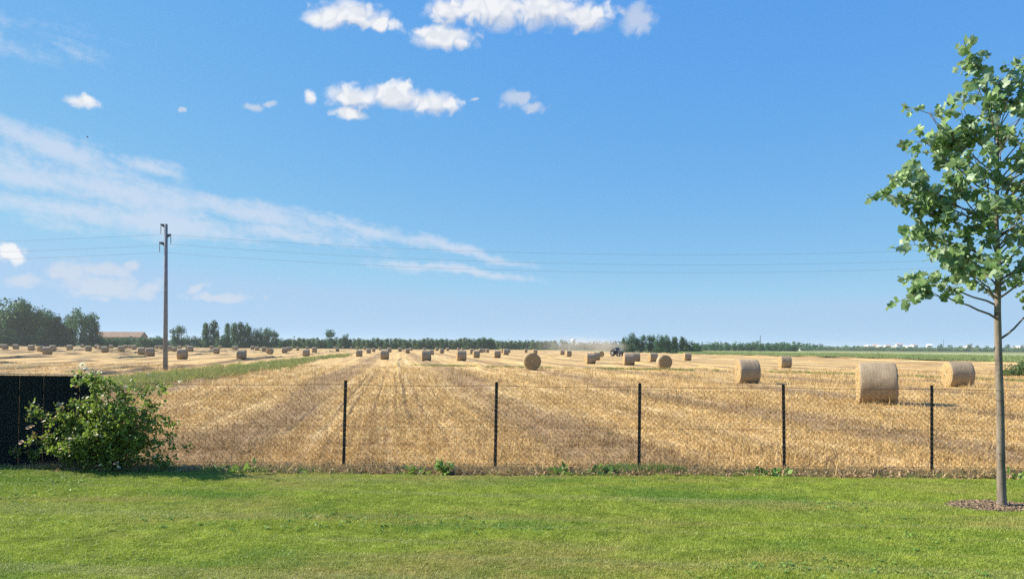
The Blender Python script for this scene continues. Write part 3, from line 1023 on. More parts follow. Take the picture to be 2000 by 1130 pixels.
# photo x, base y, height in photo pixels, turn of the axis in degrees (0: lies across the view, 90: end towards the viewer)
BALES = [
    (1, 679, 8, 8), (10, 681.6, 10.5, 10), (31, 681.6, 10.5, 5), (61, 683.6, 11, 8), (80, 686, 11.6, 75), (92.6, 691.6, 16, 10), (103, 685, 12, 4), (136, 683.6, 11, 12),
    (161, 678, 6.5, 5), (173, 685, 11, 9), (189, 680, 8, 15), (194, 681, 6, 60), (205, 687.6, 12.6, 30), (217, 680, 7.5, 10), (237, 686, 12, 6), (245, 680, 7.5, 3), (254, 679.6, 7, 12),
    (262, 682, 9, 8), (277, 691.4, 14.5, 6), (286, 678, 6, 4), (293, 695.6, 18, 4), (306, 680.6, 7, 10), (314, 681, 7.5, -8), (331, 684, 10, 3), (341, 686, 9, 25), (351, 682, 8, 5),
    (356, 701.6, 21, 6), (366, 680, 7, 6), (372, 686, 12, 10), (413.6, 682, 7.5, 8), (422.6, 690, 12, 14), (429.6, 680, 6, 5), (456, 681, 6, 5), (461.6, 683.6, 8.5, 10), (471.4, 703, 20, 2),
    (493, 682, 7.5, 8), (502, 684, 8.5, 12), (516, 686, 9.5, 20), (524, 679.5, 6, 4), (527, 690.6, 11.8, 84), (556, 688.6, 11, 18), (563.6, 684.6, 8.5, 8), (568, 683, 7, 5), (581.6, 683.6, 6.6, 30),
    (598, 694.6, 14, 12), (600, 681, 5, 5), (614, 687.6, 10.6, 22), (653, 680.5, 4.5, 0), (659, 686, 8, 12), (670, 680.5, 4.5, 4), (686, 681, 4.5, 3), (697.6, 682, 5, 10), (701.4, 695.4, 13.4, 8),
    (712, 682.5, 5, 5), (720, 689, 9.6, 12), (729.6, 686.4, 7.5, 10), (742, 683, 6, 4), (751, 701.6, 18.6, 4), (760.6, 687, 9, 14), (781, 686, 8, 5), (796, 689, 9.4, 12), (803, 684, 5.6, 4),
    (829, 684.5, 6, 3), (832, 705, 21.4, -3), (842.6, 692, 8, 10), (853, 684.6, 6.6, -5), (862.6, 689, 9.4, -6), (874, 684.4, 6.4, 5), (895, 683.5, 5, 4), (900.6, 704.6, 21, -7), (903, 684.5, 5, 3),
    (922, 690, 10, -8), (930, 697.6, 14, -6), (939, 688, 8.4, -4), (945.6, 687, 7, 5), (952, 687.6, 7, 20), (971, 697.6, 14.5, -8), (981, 689, 9, 40), (988, 692, 11.5, -25), (993, 688, 6, 10),
    (1027, 687.6, 7, -8), (1039, 722, 33, 86), (1045, 690.4, 9.4, -18), (1098, 691.6, 9.6, -30), (1110.6, 695, 11.4, -25), (1153, 710.4, 21, -16), (1164, 703, 15, -10), (1174, 696, 11, 82),
    (1228, 713, 24, -14), (1241, 706, 18, -10), (1275, 706, 17.6, -20), (1297, 720, 27, -74), (1342, 704, 14.4, -18), (1460, 748.6, 46, -14), (1533, 718.4, 22.7, -16), (1712, 789, 82, -7), (1871, 756, 51, -22)]
ORD = 'first second third fourth fifth sixth seventh eighth ninth tenth eleventh twelfth thirteenth fourteenth fifteenth sixteenth seventeenth eighteenth nineteenth twentieth'.split()
ORD += ['twenty-' + s for s in ORD[:9]] + ['thirtieth']
NAMED = {
    1712: 'largest pale round straw bale, standing just behind the fence near its fifth post',
    1871: 'big round straw bale beside the young tree trunk, its golden end turned left',
    1460: 'round straw bale left of the fourth fence post with a sunlit left end',
    1533: 'small round straw bale standing alone above the fourth fence post',
    1297: 'round straw bale turned end-on with a bright rim, right of the tractor',
    1039: 'dark round straw bale showing its whole spiral end, in mid field',
    1342: 'small straw bale alone in front of the dark tree clump',
    1275: 'grey straw bale just behind the end-on bale with a bright rim',
    1228: 'straw bale in front of the tractor, nearer one of an overlapping pair',
    1241: 'straw bale in front of the tractor, farther one of an overlapping pair',
    1174: 'small dark bale showing its round end beside the tractor dust',
    1164: 'straw bale half hidden behind another bale, below the dust cloud',
    1153: 'grey straw bale below the dust cloud, hiding part of another bale',
    900.6: 'upright-looking grey straw bale left of the second fence post in mid field',
    832: 'larger grey straw bale above the middle of the first full fence bay',
    751: 'grey straw bale above the wheel tracks, right of the first bare fence post',
    471.4: 'straw bale standing in the green verge grass right of the power pole',
    356: 'large grey straw bale just right of the foot of the power pole',
    293: 'nearer of two neighbouring straw bales just left of the power pole',
    277: 'farther of two neighbouring straw bales just left of the power pole',
    92.6: 'nearest straw bale above the dark board fence, in front of a bale cluster',
    205: 'dark straw bale lying askew below the barn roof'}
SECT = [(322, 'far straw bale, {} from the picture\'s left edge', 'far bales left of the power pole'),
        (671, 'far straw bale on the stubble, {} to the right of the power pole', 'far bales between power pole and first fence post'),
        (967, 'far straw bale, {} to the right of the line of the first fence post', 'far bales above the first fence bay'),
        (3000, 'far straw bale, {} to the right of the line of the second fence post', 'far bales above the second fence bay')]
ORD += ['thirty-' + s_ for s_ in ORD[:9]] + ['fortieth'] + ['forty-' + s_ for s_ in ORD[:9]]
TURN = {1712: -20, 1871: -8, 1460: -2, 1533: -2, 1228: 0, 1153: 8, 1275: 9, 1342: 3, 1297: 90, 1039: 92, 1174: 88, 356: 16, 471.4: 14, 751: 8, 832: 12, 900.6: 12}
cnt = [0] * 4
rb = random.Random(21)
for i, (px, py, hp, tz) in enumerate(sorted(BALES)):
    p = ground(px, py)
    D = p.y
    sc_ = min(1.10, max(.86, (hp * D / FPX) / 1.5))
    si = next(k_ for k_, s_ in enumerate(SECT) if px < s_[0])
    cnt[si] += 1
    lab = NAMED.get(px) or SECT[si][1].format(ORD[cnt[si] - 1])
    wrap, ends = BM[i % 5]
    o = link('straw_bale', wrap)
    tag(o, lab, 'straw bale', 'round straw bales scattered over the stubble field')
    p = p + Vector((p.x, p.y, 0)).normalized() * .5
    o.location = (p.x, p.y, 0.0 if p.y < 120 else -.09)
    if abs(tz) < 35:                                          # the baler dropped them all much the same way round
        tz = TURN.get(px, float(np.interp(px, (0, 400, 700, 900, 1150, 1230, 1350, 1460), (14, 15, 9, 12, 8, 0, 3, -2))) + rb.uniform(-5, 5))
    else:
        tz = TURN.get(px, tz)
    o.rotation_euler = (0, 0, R(tz))
    o.scale = (sc_ * {1712: .97, 1871: .98}.get(px, 1),) * 3
    for e_ in ends:
        link('end_face', e_, o)
    if p.y < 80:                                              # frayed straw on the near ones
        fb = MB()
        for q_ in range(260):
            sg = rb.choice((-1, 1))
            a = rb.uniform(0, 6.283)
            rr_ = .775 * (rb.uniform(.93, 1.0) if q_ % 3 else rb.uniform(.1, .95))
            c_ = np.array([sg * .625, rr_ * math.sin(a), max(.02, .73 + rr_ * math.cos(a))])
            d_ = np.array([sg * rb.uniform(.2, 1), rb.gauss(0, .7), rb.gauss(-.1, .7)])
            d_ = d_ / np.linalg.norm(d_) * rb.uniform(.05, .16)
            e2 = c_ + d_ * .5 + np.array([0, 0, .01])
            w_ = np.array([0, .004, .003])
            fb.add([c_ - w_, c_ + w_, e2 + w_, e2 - w_, c_ + d_ - np.array([0, 0, .02])], [(0, 1, 2, 3), (3, 2, 4)])
        for q_ in range(150):                                 # straw fallen round the foot
            a, rr_ = rb.uniform(0, 6.283), rb.uniform(.0, .5)
            c_ = np.array([(.66 + rr_) * math.cos(a), (.45 + rr_) * math.sin(a), rb.uniform(.0, .06)])
            t2 = rb.uniform(0, 6.283)
            d_ = np.array([math.cos(t2), math.sin(t2), rb.uniform(-.1, .6)]) * rb.uniform(.08, .2)
            w_ = np.array([-math.sin(t2), math.cos(t2), 0]) * .005
            fb.add([c_ - w_, c_ + w_, c_ + d_], [(0, 1, 2)])
        tag(fb.build('frayed_straw', M['straw'], o), kind='stuff')

# ------------------------------------------------------------------ power poles and cables
PB = ground(323, 723)


def tapered(b_, z0, z1, r0, r1, sides=12):
    b_.tube([(0, 0, z0), (0, 0, (z0 + z1) / 2), (0, 0, z1)], [r0, (r0 + r1) / 2, r1], sides)


pole = thing('power_pole', 'tall grey concrete power pole with three short brackets beside the verge', 'pole', (PB.x, PB.y, 0))
pole.rotation_euler = (0, R(-.75), 0)
PH = 11.55
b = MB()
tapered(b, -.5, PH, .185, .125)
b.build('shaft', M['concrete'], pole, True)
ARMS = [(-1, PH - .12, .42), (1, PH - .92, .40), (-1, PH - 1.55, .52)]
TIPS = []
for sg, z, L in ARMS:
    b = MB()
    b.add([(sg * .05, -.06, z - .20), (sg * .05, .06, z - .20), (sg * .05, -.06, z + .12), (sg * .05, .06, z + .12), (sg * L, -.04, z + .03), (sg * L, .04, z + .03), (sg * L, -.04, z + .14), (sg * L, .04, z + .14)],
          [(0, 1, 3, 2), (4, 6, 7, 5), (0, 4, 5, 1), (2, 3, 7, 6), (0, 2, 6, 4), (1, 5, 7, 3)])
    br = b.build('bracket', M['steel'], pole)
    b = MB()
    zt = z + .03
    b.tube([(sg * L * .96, 0, zt), (sg * L * .96, 0, zt - .70)], .018, 6)
    for k_ in range(5):
        zc = zt - .14 - k_ * .11
        b.tube([(sg * L * .96, 0, zc + .03), (sg * L * .96, 0, zc)], [.028, .062], 8)
    b.build('insulator', M['insul'], br)
    TIPS.append((sg * L * .96, zt - .72))
SP = 74.0
pole2 = copy_tree(pole)
pole2.location = (PB.x + SP, PB.y + 1.0, 0)
pole2['label'] = 'concrete power pole beyond the young tree at the right'
pole3 = copy_tree(pole)
pole3.location = (PB.x - SP, PB.y - 2.0, 0)
pole3['label'] = 'concrete power pole past the left edge of the view'
for k_, (tx, tz) in enumerate(TIPS):
    for sgn, dy in ((1, 1.0), (-1, -2.0)):
        b = MB()
        pts_ = []
        for u in np.linspace(0, 1, 33):
            pts_.append((PB.x + tx + sgn * SP * u, PB.y + dy * u, tz - 4 * 1.25 * u * (1 - u)))
        o = b.tube(pts_, .0065, 5).build('power_cable', M['cable'])
        tag(o, '{} of three thin power cables running {} from the concrete pole'.format(('topmost', 'middle', 'lowest')[k_], 'right' if sgn > 0 else 'left'), 'cable', 'overhead power cables')

# ------------------------------------------------------------------ far trees


def crown_mesh(name, lobes, nfaces, size, m_, seed, thin=0.0):
    """leaf clumps spread through the volume of several lobes (centre, radii)"""
    r_ = np.random.default_rng(seed)
    vol = np.array([l[1][0] * l[1][1] * l[1][2] for l in lobes])**.67
    ns = np.maximum(8, (vol / vol.sum() * nfaces)).astype(int)
    cs, ns_ = [], []
    for (c_, rad_), n_ in zip(lobes, ns):
        d_ = r_.normal(0, 1, (n_, 3))
        d_ /= np.linalg.norm(d_, axis=1)[:, None]
        rr = np.where(r_.uniform(0, 1, n_) < .78, r_.uniform(.78, 1.06, n_), r_.uniform(.3, .8, n_))
        lump = 1 + .22 * np.sin(d_[:, 0] * 5 + seed) * np.sin(d_[:, 1] * 4 + 2 * seed) + .12 * np.sin(d_[:, 2] * 9 + seed)
        cs.append(np.array(c_) + d_ * (rr * lump)[:, None] * np.array(rad_))
        ns_.append(d_)
    c_ = np.concatenate(cs)
    d_ = np.concatenate(ns_) + r_.normal(0, .55, (len(c_), 3))
    keep = c_[:, 2] > .15
    c_, d_ = c_[keep], d_[keep]
    d_ /= np.linalg.norm(d_, axis=1)[:, None]
    a_ = r_.normal(0, 1, d_.shape)
    u_ = np.cross(d_, a_)
    u_ /= np.linalg.norm(u_, axis=1)[:, None]
    w_ = np.cross(d_, u_)
    s_ = size * r_.uniform(.5, 1.25, len(c_))[:, None]
    bend = d_ * s_ * .25
    V = np.stack([c_ - u_ * s_ - bend, c_ - w_ * s_ * .62, c_ + u_ * s_ - bend, c_ + w_ * s_ * .7], 1).reshape(-1, 3)
    n_ = len(c_)
    I = np.arange(n_) * 4
    F = np.concatenate([np.stack([I, I + 1, I + 3], -1), np.stack([I + 1, I + 2, I + 3], -1)])
    me = bpy.data.meshes.new(name)
    me.from_pydata(V.tolist(), [], F.tolist())
    me.materials.append(m_)
    return me


def trunk_mesh(h, r0, limbs, seed):
    r_ = random.Random(seed)
    b_ = MB()
    b_.tube([(0, 0, -.4), (r_.uniform(-.1, .1), 0, h * .3), (r_.uniform(-.2, .2), r_.uniform(-.2, .2), h * .65)], [r0, r0 * .8, r0 * .3], 6)
    for k_ in range(limbs):
        a = r_.uniform(0, 6.28)
        z = h * r_.uniform(.25, .55)
        b_.tube([(0, 0, z), (math.cos(a) * h * .1, math.sin(a) * h * .1, z + h * .12), (math.cos(a) * h * .18, math.sin(a) * h * .18, z + h * .27)], [r0 * .45, r0 * .3, r0 * .1], 4)
    return b_.mesh('trunk', M['darkbark'])


def lobes_round(r_, n_, wd, base):                      # unit-height trees; scaled at placing
    out = [((0, 0, .55), (wd * .62, wd * .62, .36))]
    for i in range(n_):
        a = r_.uniform(0, 6.28)
        q_ = wd * r_.uniform(.35, .72)
        z = r_.uniform(base + .1, .86)
        out.append(((q_ * math.cos(a), q_ * math.sin(a), z), (wd * r_.uniform(.22, .42), wd * r_.uniform(.22, .42), r_.uniform(.10, .2))))
    return out


def lobes_tall(r_, n_, wd):
    out = [((0, 0, .5), (wd * .8, wd * .8, .46))]
    for i in range(n_):
        z = r_.uniform(.15, .9)
        a = r_.uniform(0, 6.28)
        q_ = wd * .6 * (1.15 - z)
        out.append(((q_ * math.cos(a), q_ * math.sin(a), z), (wd * r_.uniform(.3, .5), wd * r_.uniform(.3, .5), r_.uniform(.08, .16))))
    return out


KIND = {}
tm = {}


def tree_kind(key, maker, nf, size, m_, variants, limbs=5, th=1.0, tr=.02):
    KIND[key] = []
    for s in range(variants):
        r_ = random.Random(hash(key) % 1000 + s * 7 if False else sum(map(ord, key)) + s * 7)
        cm_ = crown_mesh('crown', maker(r_), nf, size, m_, sum(map(ord, key)) + s)
        KIND[key].append((cm_, trunk_mesh(1.0, tr, limbs, s)))


# unit height meshes (keep > .15 rule is applied on unit scale, so shift it)
def unit(mk):
    return lambda r_: [((c_[0] * 10, c_[1] * 10, c_[2] * 10), (q_[0] * 10, q_[1] * 10, q_[2] * 10)) for c_, q_ in mk(r_)]


def tree_kind10(key, mk, nf, size, m_, variants, limbs=5, tr=.22):
    KIND[key] = []
    for s in range(variants):
        sd_ = sum(map(ord, key)) + s * 7
        r_ = random.Random(sd_)
        KIND[key].append((crown_mesh('crown', unit(mk)(r_), nf, size, m_, sd_), trunk_mesh(10.0, tr, limbs, s)))


tree_kind10('broad', lambda r_: lobes_round(r_, 16, .42, .02) + [((0, 0, .2), (.34, .34, .2))], 4200, .26, M['far_leaf'], 4)
tree_kind10('open', lambda r_: lobes_round(r_, 11, .46, .2)[1:] + [((0, 0, .5), (.2, .2, .3)), ((.1, 0, .2), (.28, .28, .18))], 2600, .27, M['far_leaf'], 3)
tree_kind10('tall', lambda r_: lobes_tall(r_, 10, .20) + [((0, 0, .12), (.24, .24, .14))], 2400, .26, M['far_leaf'], 4)
tree_kind10('young', lambda r_: lobes_tall(r_, 7, .34) + [((0, 0, .16), (.42, .42, .2))], 1500, .42, M['far_leaf_pale'], 4)
tree_kind10('bushy', lambda r_: lobes_round(r_, 10, .62, .0) + [((0, 0, .25), (.6, .6, .26))], 1800, .42, M['far_leaf'], 3)
tree_kind10('lollipop', lambda r_: [((0, 0, .78), (.34, .34, .2)), ((-.22, 0, .68), (.2, .2, .1)), ((.24, .05, .70), (.2, .2, .1)), ((0, 0, .3), (.24, .24, .25))], 1600, .30, M['far_leaf'], 1)
ti = 0


def far_tree(kind, px, top, D, wide, label, group=None, name='tree', base_off=0.0, rz=None):
    global ti
    ti += 1
    p = at(px, 676, D)
    tp = at(px, top, D)
    h = tp.z + .4
    cm_, tk = KIND[kind][ti % len(KIND[kind])]
    o = thing(name, label, 'tree', (p.x, p.y, -.4 + base_off), ti * 2.4 if rz is None else rz, group)
    s_ = h / 10.2
    o.scale = (s_ * wide, s_ * wide, s_)
    link('trunk', tk, o)
    link('crown', cm_, o)
    return o


G1 = 'tall trees at the far left field edge'
for px, top, D, wd, lab in ((-40, 590, 400, 1.15, 'huge dark broadleaf tree cut by the left picture edge'), (8, 578, 405, 1.05, 'tallest dark broadleaf tree of the left clump, at the picture edge'), (36, 580, 398, 1.05, 'huge dark rounded tree, second of the left clump'),
                            (60, 588, 402, 1.0, 'dark rounded tree in the middle of the left clump'), (84, 596, 396, .85, 'narrower dark tree on the right slope of the left clump')):
    far_tree('broad', px, top, D, wd, lab, G1, 'broadleaf_tree')
far_tree('tall', 99, 603, 400, 1.4, 'slender pointed tree at the right end of the left clump', G1, 'slender_tree')
far_tree('tall', 109, 615, 402, 1.4, 'short slender tree just right of the left clump', G1, 'slender_tree')
far_tree('broad', 128, 613, 404, 1.05, 'paler leafy tree between the left clump and the tall open tree', G1, 'broadleaf_tree')
far_tree('open', 158, 594, 398, .85, 'tall open-crowned tree with a high tuft, left of the barn', G1, 'broadleaf_tree')
far_tree('broad', 176, 618, 402, .75, 'dark tree leaning against the tall open-crowned tree', G1, 'broadleaf_tree')
far_tree('bushy', 194, 640, 405, .5, 'small tree at the left gable of the barn', G1, 'broadleaf_tree')
G2 = 'hedge trees in front of the barn'
for i in range(13):
    far_tree('bushy', 186 + i * 11, 655 + random.uniform(-1.5, 1.5), 415 + random.uniform(-6, 6), .95, 'low tree in the green hedge before the barn, {} from its left end'.format(ORD[i]), G2, 'hedge_tree')
G3 = 'dark trees right of the power pole'
for kd, px, top, wd, lab in (('broad', 347, 632, .75, 'round dark tree just right of the power pole'), ('bushy', 366, 650, .8, 'low dark tree right of the round tree by the pole'), ('bushy', 384, 654, .8, 'low dark tree below the gap before the slender group'),
                             ('tall', 402, 627, 1.0, 'left one of the slender pair standing apart'), ('tall', 418, 625, 1.15, 'right one of the slender pair standing apart'), ('bushy', 432, 652, .8, 'low tree filling the gap right of the slender pair'),
                             ('tall', 445, 629, 1.0, 'leftmost slender tree of the dense dark group'), ('tall', 457, 627, 1.0, 'second slender tree of the dense dark group'), ('tall', 469, 628, 1.1, 'third slender tree of the dense dark group'), ('tall', 482, 626, 1.1, 'highest slender tree of the dense dark group'),
                             ('broad', 500, 637, .75, 'broad dark tree in the dense dark group'), ('broad', 518, 639, .75, 'broad dark tree right of middle in the dense dark group'), ('broad', 534, 642, .65, 'sloping right-hand tree of the dense dark group'), ('bushy', 548, 656, .8, 'low tree ending the dense dark group'), ('bushy', 560, 661, .8, 'smallest tree beyond the dense dark group')):
    far_tree(kd, px, top, 425 + random.uniform(-6, 6), wd, lab, G3, 'broadleaf_tree')
far_tree('bushy', 461, 669, 372, .95, 'low pale rounded bush in front of the slender trees', None, 'field_bush')
G4 = 'even row of young plantation trees'
for i in range(45):
    px = 566 + i * 9.0
    far_tree('young', px, 658.5 + random.uniform(-1.8, 2.2), 485 + random.uniform(-8, 8), 1.0, 'young tree in the long even plantation row, {} from the row\'s left end'.format(ORD[i]), G4, 'plantation_tree')
far_tree('lollipop', 644, 641.5, 475, .75, 'isolated taller tree with a bare stem above the plantation row', None, 'broadleaf_tree')
far_tree('broad', 673, 650, 478, .8, 'rounded tree rising a little above the plantation row', None, 'broadleaf_tree')
for px, top, lab in ((936, 659, 'dark tree near the right end of the plantation row'), (948, 658, 'dark tree second from the right end of the plantation row'), (958, 657.5, 'dark tree ending the plantation row')):
    far_tree('broad', px, top, 480, .7, lab, None, 'broadleaf_tree')
G5 = 'pale row of young trees behind the dust'
for i in range(14):
    far_tree('young', 972 + i * 8.6, 663.5 + random.uniform(-1.5, 1.5), 560 + random.uniform(-8, 8), 1.1, 'pale young tree in the farther row left of the dust, {} from its left'.format(ORD[i]), G5, 'plantation_tree')
far_tree('bushy', 1102, 663, 560, .8, 'small dark tree beside the white tower', None, 'broadleaf_tree')
G6 = 'low trees behind the dust'
for i in range(12):
    far_tree('bushy', 1118 + i * 9.5, 669 + random.uniform(-1.6, 1.6), 620 + random.uniform(-10, 10), 1.2, 'low far tree behind the tractor dust, {} from the left'.format(ORD[i]), G6, 'broadleaf_tree')
G7 = 'dark tree clump right of the tractor'
for kd, px, top, wd, lab in (('broad', 1222, 655, .6, 'leftmost tree of the dark clump right of the tractor'), ('broad', 1234, 647, .75, 'tallest tree of the dark clump right of the tractor'), ('broad', 1252, 653, .8, 'third tree of the dark clump right of the tractor'), ('broad', 1270, 651, .8, 'fourth tree of the dark clump right of the tractor'),
                             ('broad', 1286, 651, .8, 'fifth tree of the dark clump right of the tractor'), ('broad', 1302, 652, .8, 'sixth tree of the dark clump right of the tractor'), ('tall', 1318, 655, 1.3, 'pointed tree in the right half of the dark clump'), ('tall', 1333, 657, 1.4, 'second pointed tree in the right half of the dark clump'),
                             ('bushy', 1346, 662, .8, 'low tree near the right end of the dark clump'), ('bushy', 1360, 665, .8, 'lowest tree ending the dark clump')):
    far_tree(kd, px, top, 335 + random.uniform(-5, 5), wd, lab, G7, 'broadleaf_tree')
G8 = 'low trees behind the green crop'
for i, (px, top) in enumerate(((1378, 670), (1392, 668), (1406, 669), (1420, 668), (1434, 671), (1448, 669), (1462, 665), (1474, 664), (1487, 667), (1500, 668), (1513, 668), (1526, 666), (1540, 668), (1552, 671))):
    far_tree('bushy', px, top, 520 + random.uniform(-8, 8), .8, 'low dark tree behind the green crop, {} right of the dark clump'.format(ORD[i]), G8, 'broadleaf_tree')
nh = 0
G9 = 'taller trees in the horizon wood'
for i in range(26):
    px = 1566 + i * 18 + random.uniform(-6, 6)
    if 1676 < px < 1800:
        continue
    nh += 1
    far_tree('bushy', px, 672 + random.uniform(-2.5, 2), 1150 + random.uniform(-30, 30), .7, 'hazy tree rising from the low wood on the right horizon, {} from its left'.format(ORD[nh - 1]), G9, 'horizon_tree')
# the low wood on the horizon, one mass
lob = []
rr = random.Random(9)
for i in range(230):
    p = at(1540 + i * 2.6, 676, 1130 + rr.uniform(-40, 40))
    h = rr.uniform(3.4, 6.2)
    lob.append(((p.x, p.y, h * .45), (rr.uniform(5, 9), rr.uniform(5, 9), h * .55)))
tag(link('horizon_wood', crown_mesh('horizon_wood', lob, 24000, 1.3, M['far_leaf_pale'], 5)), 'low hazy wood along the right horizon below the white town', kind='stuff')
lob = []
for i in range(300):
    p = at(-1400 + i * 10.0, 676, 900 + rr.uniform(-40, 40))
    h = rr.uniform(6, 10)
    lob.append(((p.x, p.y, h * .45), (rr.uniform(8, 13), rr.uniform(6, 9), h * .55)))
tag(link('distant_wood', crown_mesh('distant_wood', lob, 26000, 1.6, M['far_leaf'], 6)), 'hazy distant wood showing in gaps between the far trees', kind='stuff')

# scrub by the young tree, right
sp = ground(1996, 737)
lob = [((0, 0, .5), (1.2, .9, .55)), ((1.3, .2, .6), (1.3, 1, .7)), ((-.9, 0, .3), (.7, .6, .35)), ((2.6, 0, .7), (1.3, 1, .8)), ((.4, 0, .9), (.6, .6, .4))]
o = thing('scrub_bush', 'brownish green scrub at the right edge behind the young tree', 'bush', (sp.x, sp.y, 0))
link('foliage', crown_mesh('foliage', lob, 5200, .075, M['far_leaf_pale'], 8), o)
link('dry_stems', blade_mesh(90, 1.2, .012, 1.3, .35, M['drygrass'], 301, 3), o)

# ------------------------------------------------------------------ barn, town, masts
M['barn_wall'] = simple('barn_wall', (0.40, 0.33, 0.27), 0.9, 0.15, 0.6, 0.2)
M['barn_roof'] = simple('barn_roof_tile', (0.33, 0.22, 0.15), 0.9, 0.22, 0.8, 0.2)
M['house'] = simple('house_plaster', (0.74, 0.71, 0.66), 0.9, 0.08, 0.3, 0.2)
M['house2'] = simple('house_plaster_cream', (0.62, 0.54, 0.45), 0.9, 0.08, 0.3, 0.2)
M['house_roof'] = simple('house_roof', (0.50, 0.36, 0.29), 0.9, 0.15, 0.3, 0.2)
M['pane'] = simple('window_pane', (0.06, 0.08, 0.10), 0.2, 0.1, 1.0, 0.5)


def gable(name, label, cat, loc, rz, sx_, sy_, hw, hr, mw, mr, over=.5, windows=0, group=None):
    o_ = thing(name, label, cat, loc, rz, group)
    b_ = MB()
    x_, y_ = sx_ / 2, sy_ / 2
    v_ = [(-x_, -y_, -1), (x_, -y_, -1), (x_, y_, -1), (-x_, y_, -1), (-x_, -y_, hw), (x_, -y_, hw), (x_, y_, hw), (-x_, y_, hw), (-x_, 0, hw + hr), (x_, 0, hw + hr)]
    b_.add(v_, [(0, 1, 5, 4), (2, 3, 7, 6), (1, 2, 6, 9, 5), (3, 0, 4, 8, 7)])
    b_.build('wall', mw, o_)
    b_ = MB()
    xo, yo = x_ + over, y_ + over
    dz = hr * over / y_
    for sg in (-1, 1):
        lo = hw - dz + .05
        v_ = [(-xo, sg * yo, lo), (xo, sg * yo, lo), (xo, 0, hw + hr + .05), (-xo, 0, hw + hr + .05)]
        v_ += [(a, c_, d_ + .28) for a, c_, d_ in v_]
        b_.add(v_, [(0, 1, 2, 3), (7, 6, 5, 4), (0, 4, 5, 1), (1, 5, 6, 2), (3, 7, 4, 0)])
    b_.build('roof', mr, o_)
    for k_ in range(windows):
        b_ = MB()
        b_.box((-x_ + sx_ * (k_ + .5) / windows, -y_ - .02, hw * .6), (1.1, .12, 1.5)).build('window', M['pane'], o_)
    return o_


p = at(236, 676, 452)
gable('barn', 'long low barn with a reddish brown roof behind the hedge', 'barn', (p.x, p.y, -.4), .06, 26.5, 11, 6.3, 3.0, M['barn_wall'], M['barn_roof'], .6, 7)
TOWN = [(1688, 676, 9), (1696, 673, 11), (1704, 676, 8), (1710, 672, 10), (1718, 674, 9), (1726, 676, 9), (1733, 673, 10), (1741, 677, 8), (1748, 675, 9), (1756, 670.5, 11), (1764, 674.5, 11), (1774, 675, 9), (1784, 672, 12), (1815, 672, 9), (1880, 676, 10), (1892, 674, 9), (1902, 677, 8), (1566, 677, 8)]
TL = ['small white house at the left end of the distant town', 'white house second from the left in the distant town', 'low white house third from the left in the distant town', 'taller white house fourth from the left in the distant town', 'white house fifth from the left in the distant town', 'white house sixth from the left in the distant town',
      'white house seventh from the left in the distant town', 'low white house eighth from the left in the distant town', 'white house ninth from the left in the distant town', 'highest white house in the middle of the distant town', 'white house just right of the highest one in the distant town', 'white house third from the right end of the town cluster',
      'white house ending the dense town cluster', 'single white house standing between town cluster and young tree', 'left one of three pale houses near the young tree', 'middle one of three pale houses near the young tree', 'right one of three pale houses near the young tree', 'pale house at the end of the tree line left of the town']
rr = random.Random(3)
for i, (px, top, wpx) in enumerate(TOWN):
    D = 1420 + rr.uniform(-60, 60) if i < 17 else 900
    p = at(px, 676, D)
    h = at(px, top, D).z + .4
    sy_ = rr.uniform(9, 12)
    hr = rr.uniform(1.6, 2.6)
    gable('house', TL[i], 'house', (p.x, p.y, -.4), rr.uniform(-.5, .5), wpx * D / FPX, sy_, h - hr, hr, M['house'] if i % 5 else M['house2'], M['house'] if i % 3 else M['house_roof'], .4, 3, 'houses of the distant town')
p = at(1996, 676, 1300)
gable('warehouse', 'white warehouse roof at the right picture edge', 'warehouse', (p.x + 8, p.y, -.4), .05, 40, 22, 6.5, 3.5, M['house'], M['house'], .5, 0)
p = at(1120, 676, 980)
o = thing('water_tower', 'small white tower above the far trees left of the tractor', 'tower', (p.x, p.y, -.4))
h = at(1120, 660.5, 980).z + .4
b = MB()
b.tube([(0, 0, -1), (0, 0, h * .62), (0, 0, h * .66)], [1.5, 1.3, 1.3], 12).build('shaft', M['house'], o, True)
b = MB()
b.tube([(0, 0, h * .62), (0, 0, h * .70), (0, 0, h * .94), (0, 0, h)], [1.3, 2.5, 2.5, .8], 14).build('tank', M['house'], o, True)
for px, top, D, lab in ((1485, 654.5, 700, 'thin lattice mast above the low trees right of the dark clump'), (1843, 663, 1300, 'thin mast on the horizon left of the young tree')):
    p = at(px, 676, D)
    h = at(px, top, D).z + .4
    o = thing('mast', lab, 'mast', (p.x, p.y, -.4))
    for k_ in range(3):
        a = k_ * 2.094
        b = MB()
        b.tube([(.55 * math.cos(a), .55 * math.sin(a), -1), (.2 * math.cos(a), .2 * math.sin(a), h)], [.14, .08], 5).build('leg', M['steel'], o)
    b = MB()
    for k_ in range(int(h / 1.2)):
        z0, z1 = k_ * 1.2, k_ * 1.2 + 1.2
        r0_, r1_ = .55 - .35 * z0 / h, .55 - .35 * z1 / h
        for m_ in range(3):
            a, c_ = m_ * 2.094, (m_ + 1) * 2.094
            b.tube([(r0_ * math.cos(a), r0_ * math.sin(a), z0), (r1_ * math.cos(c_), r1_ * math.sin(c_), z1)], .05, 3, False)
    b.build('bracing', M['steel'], o)

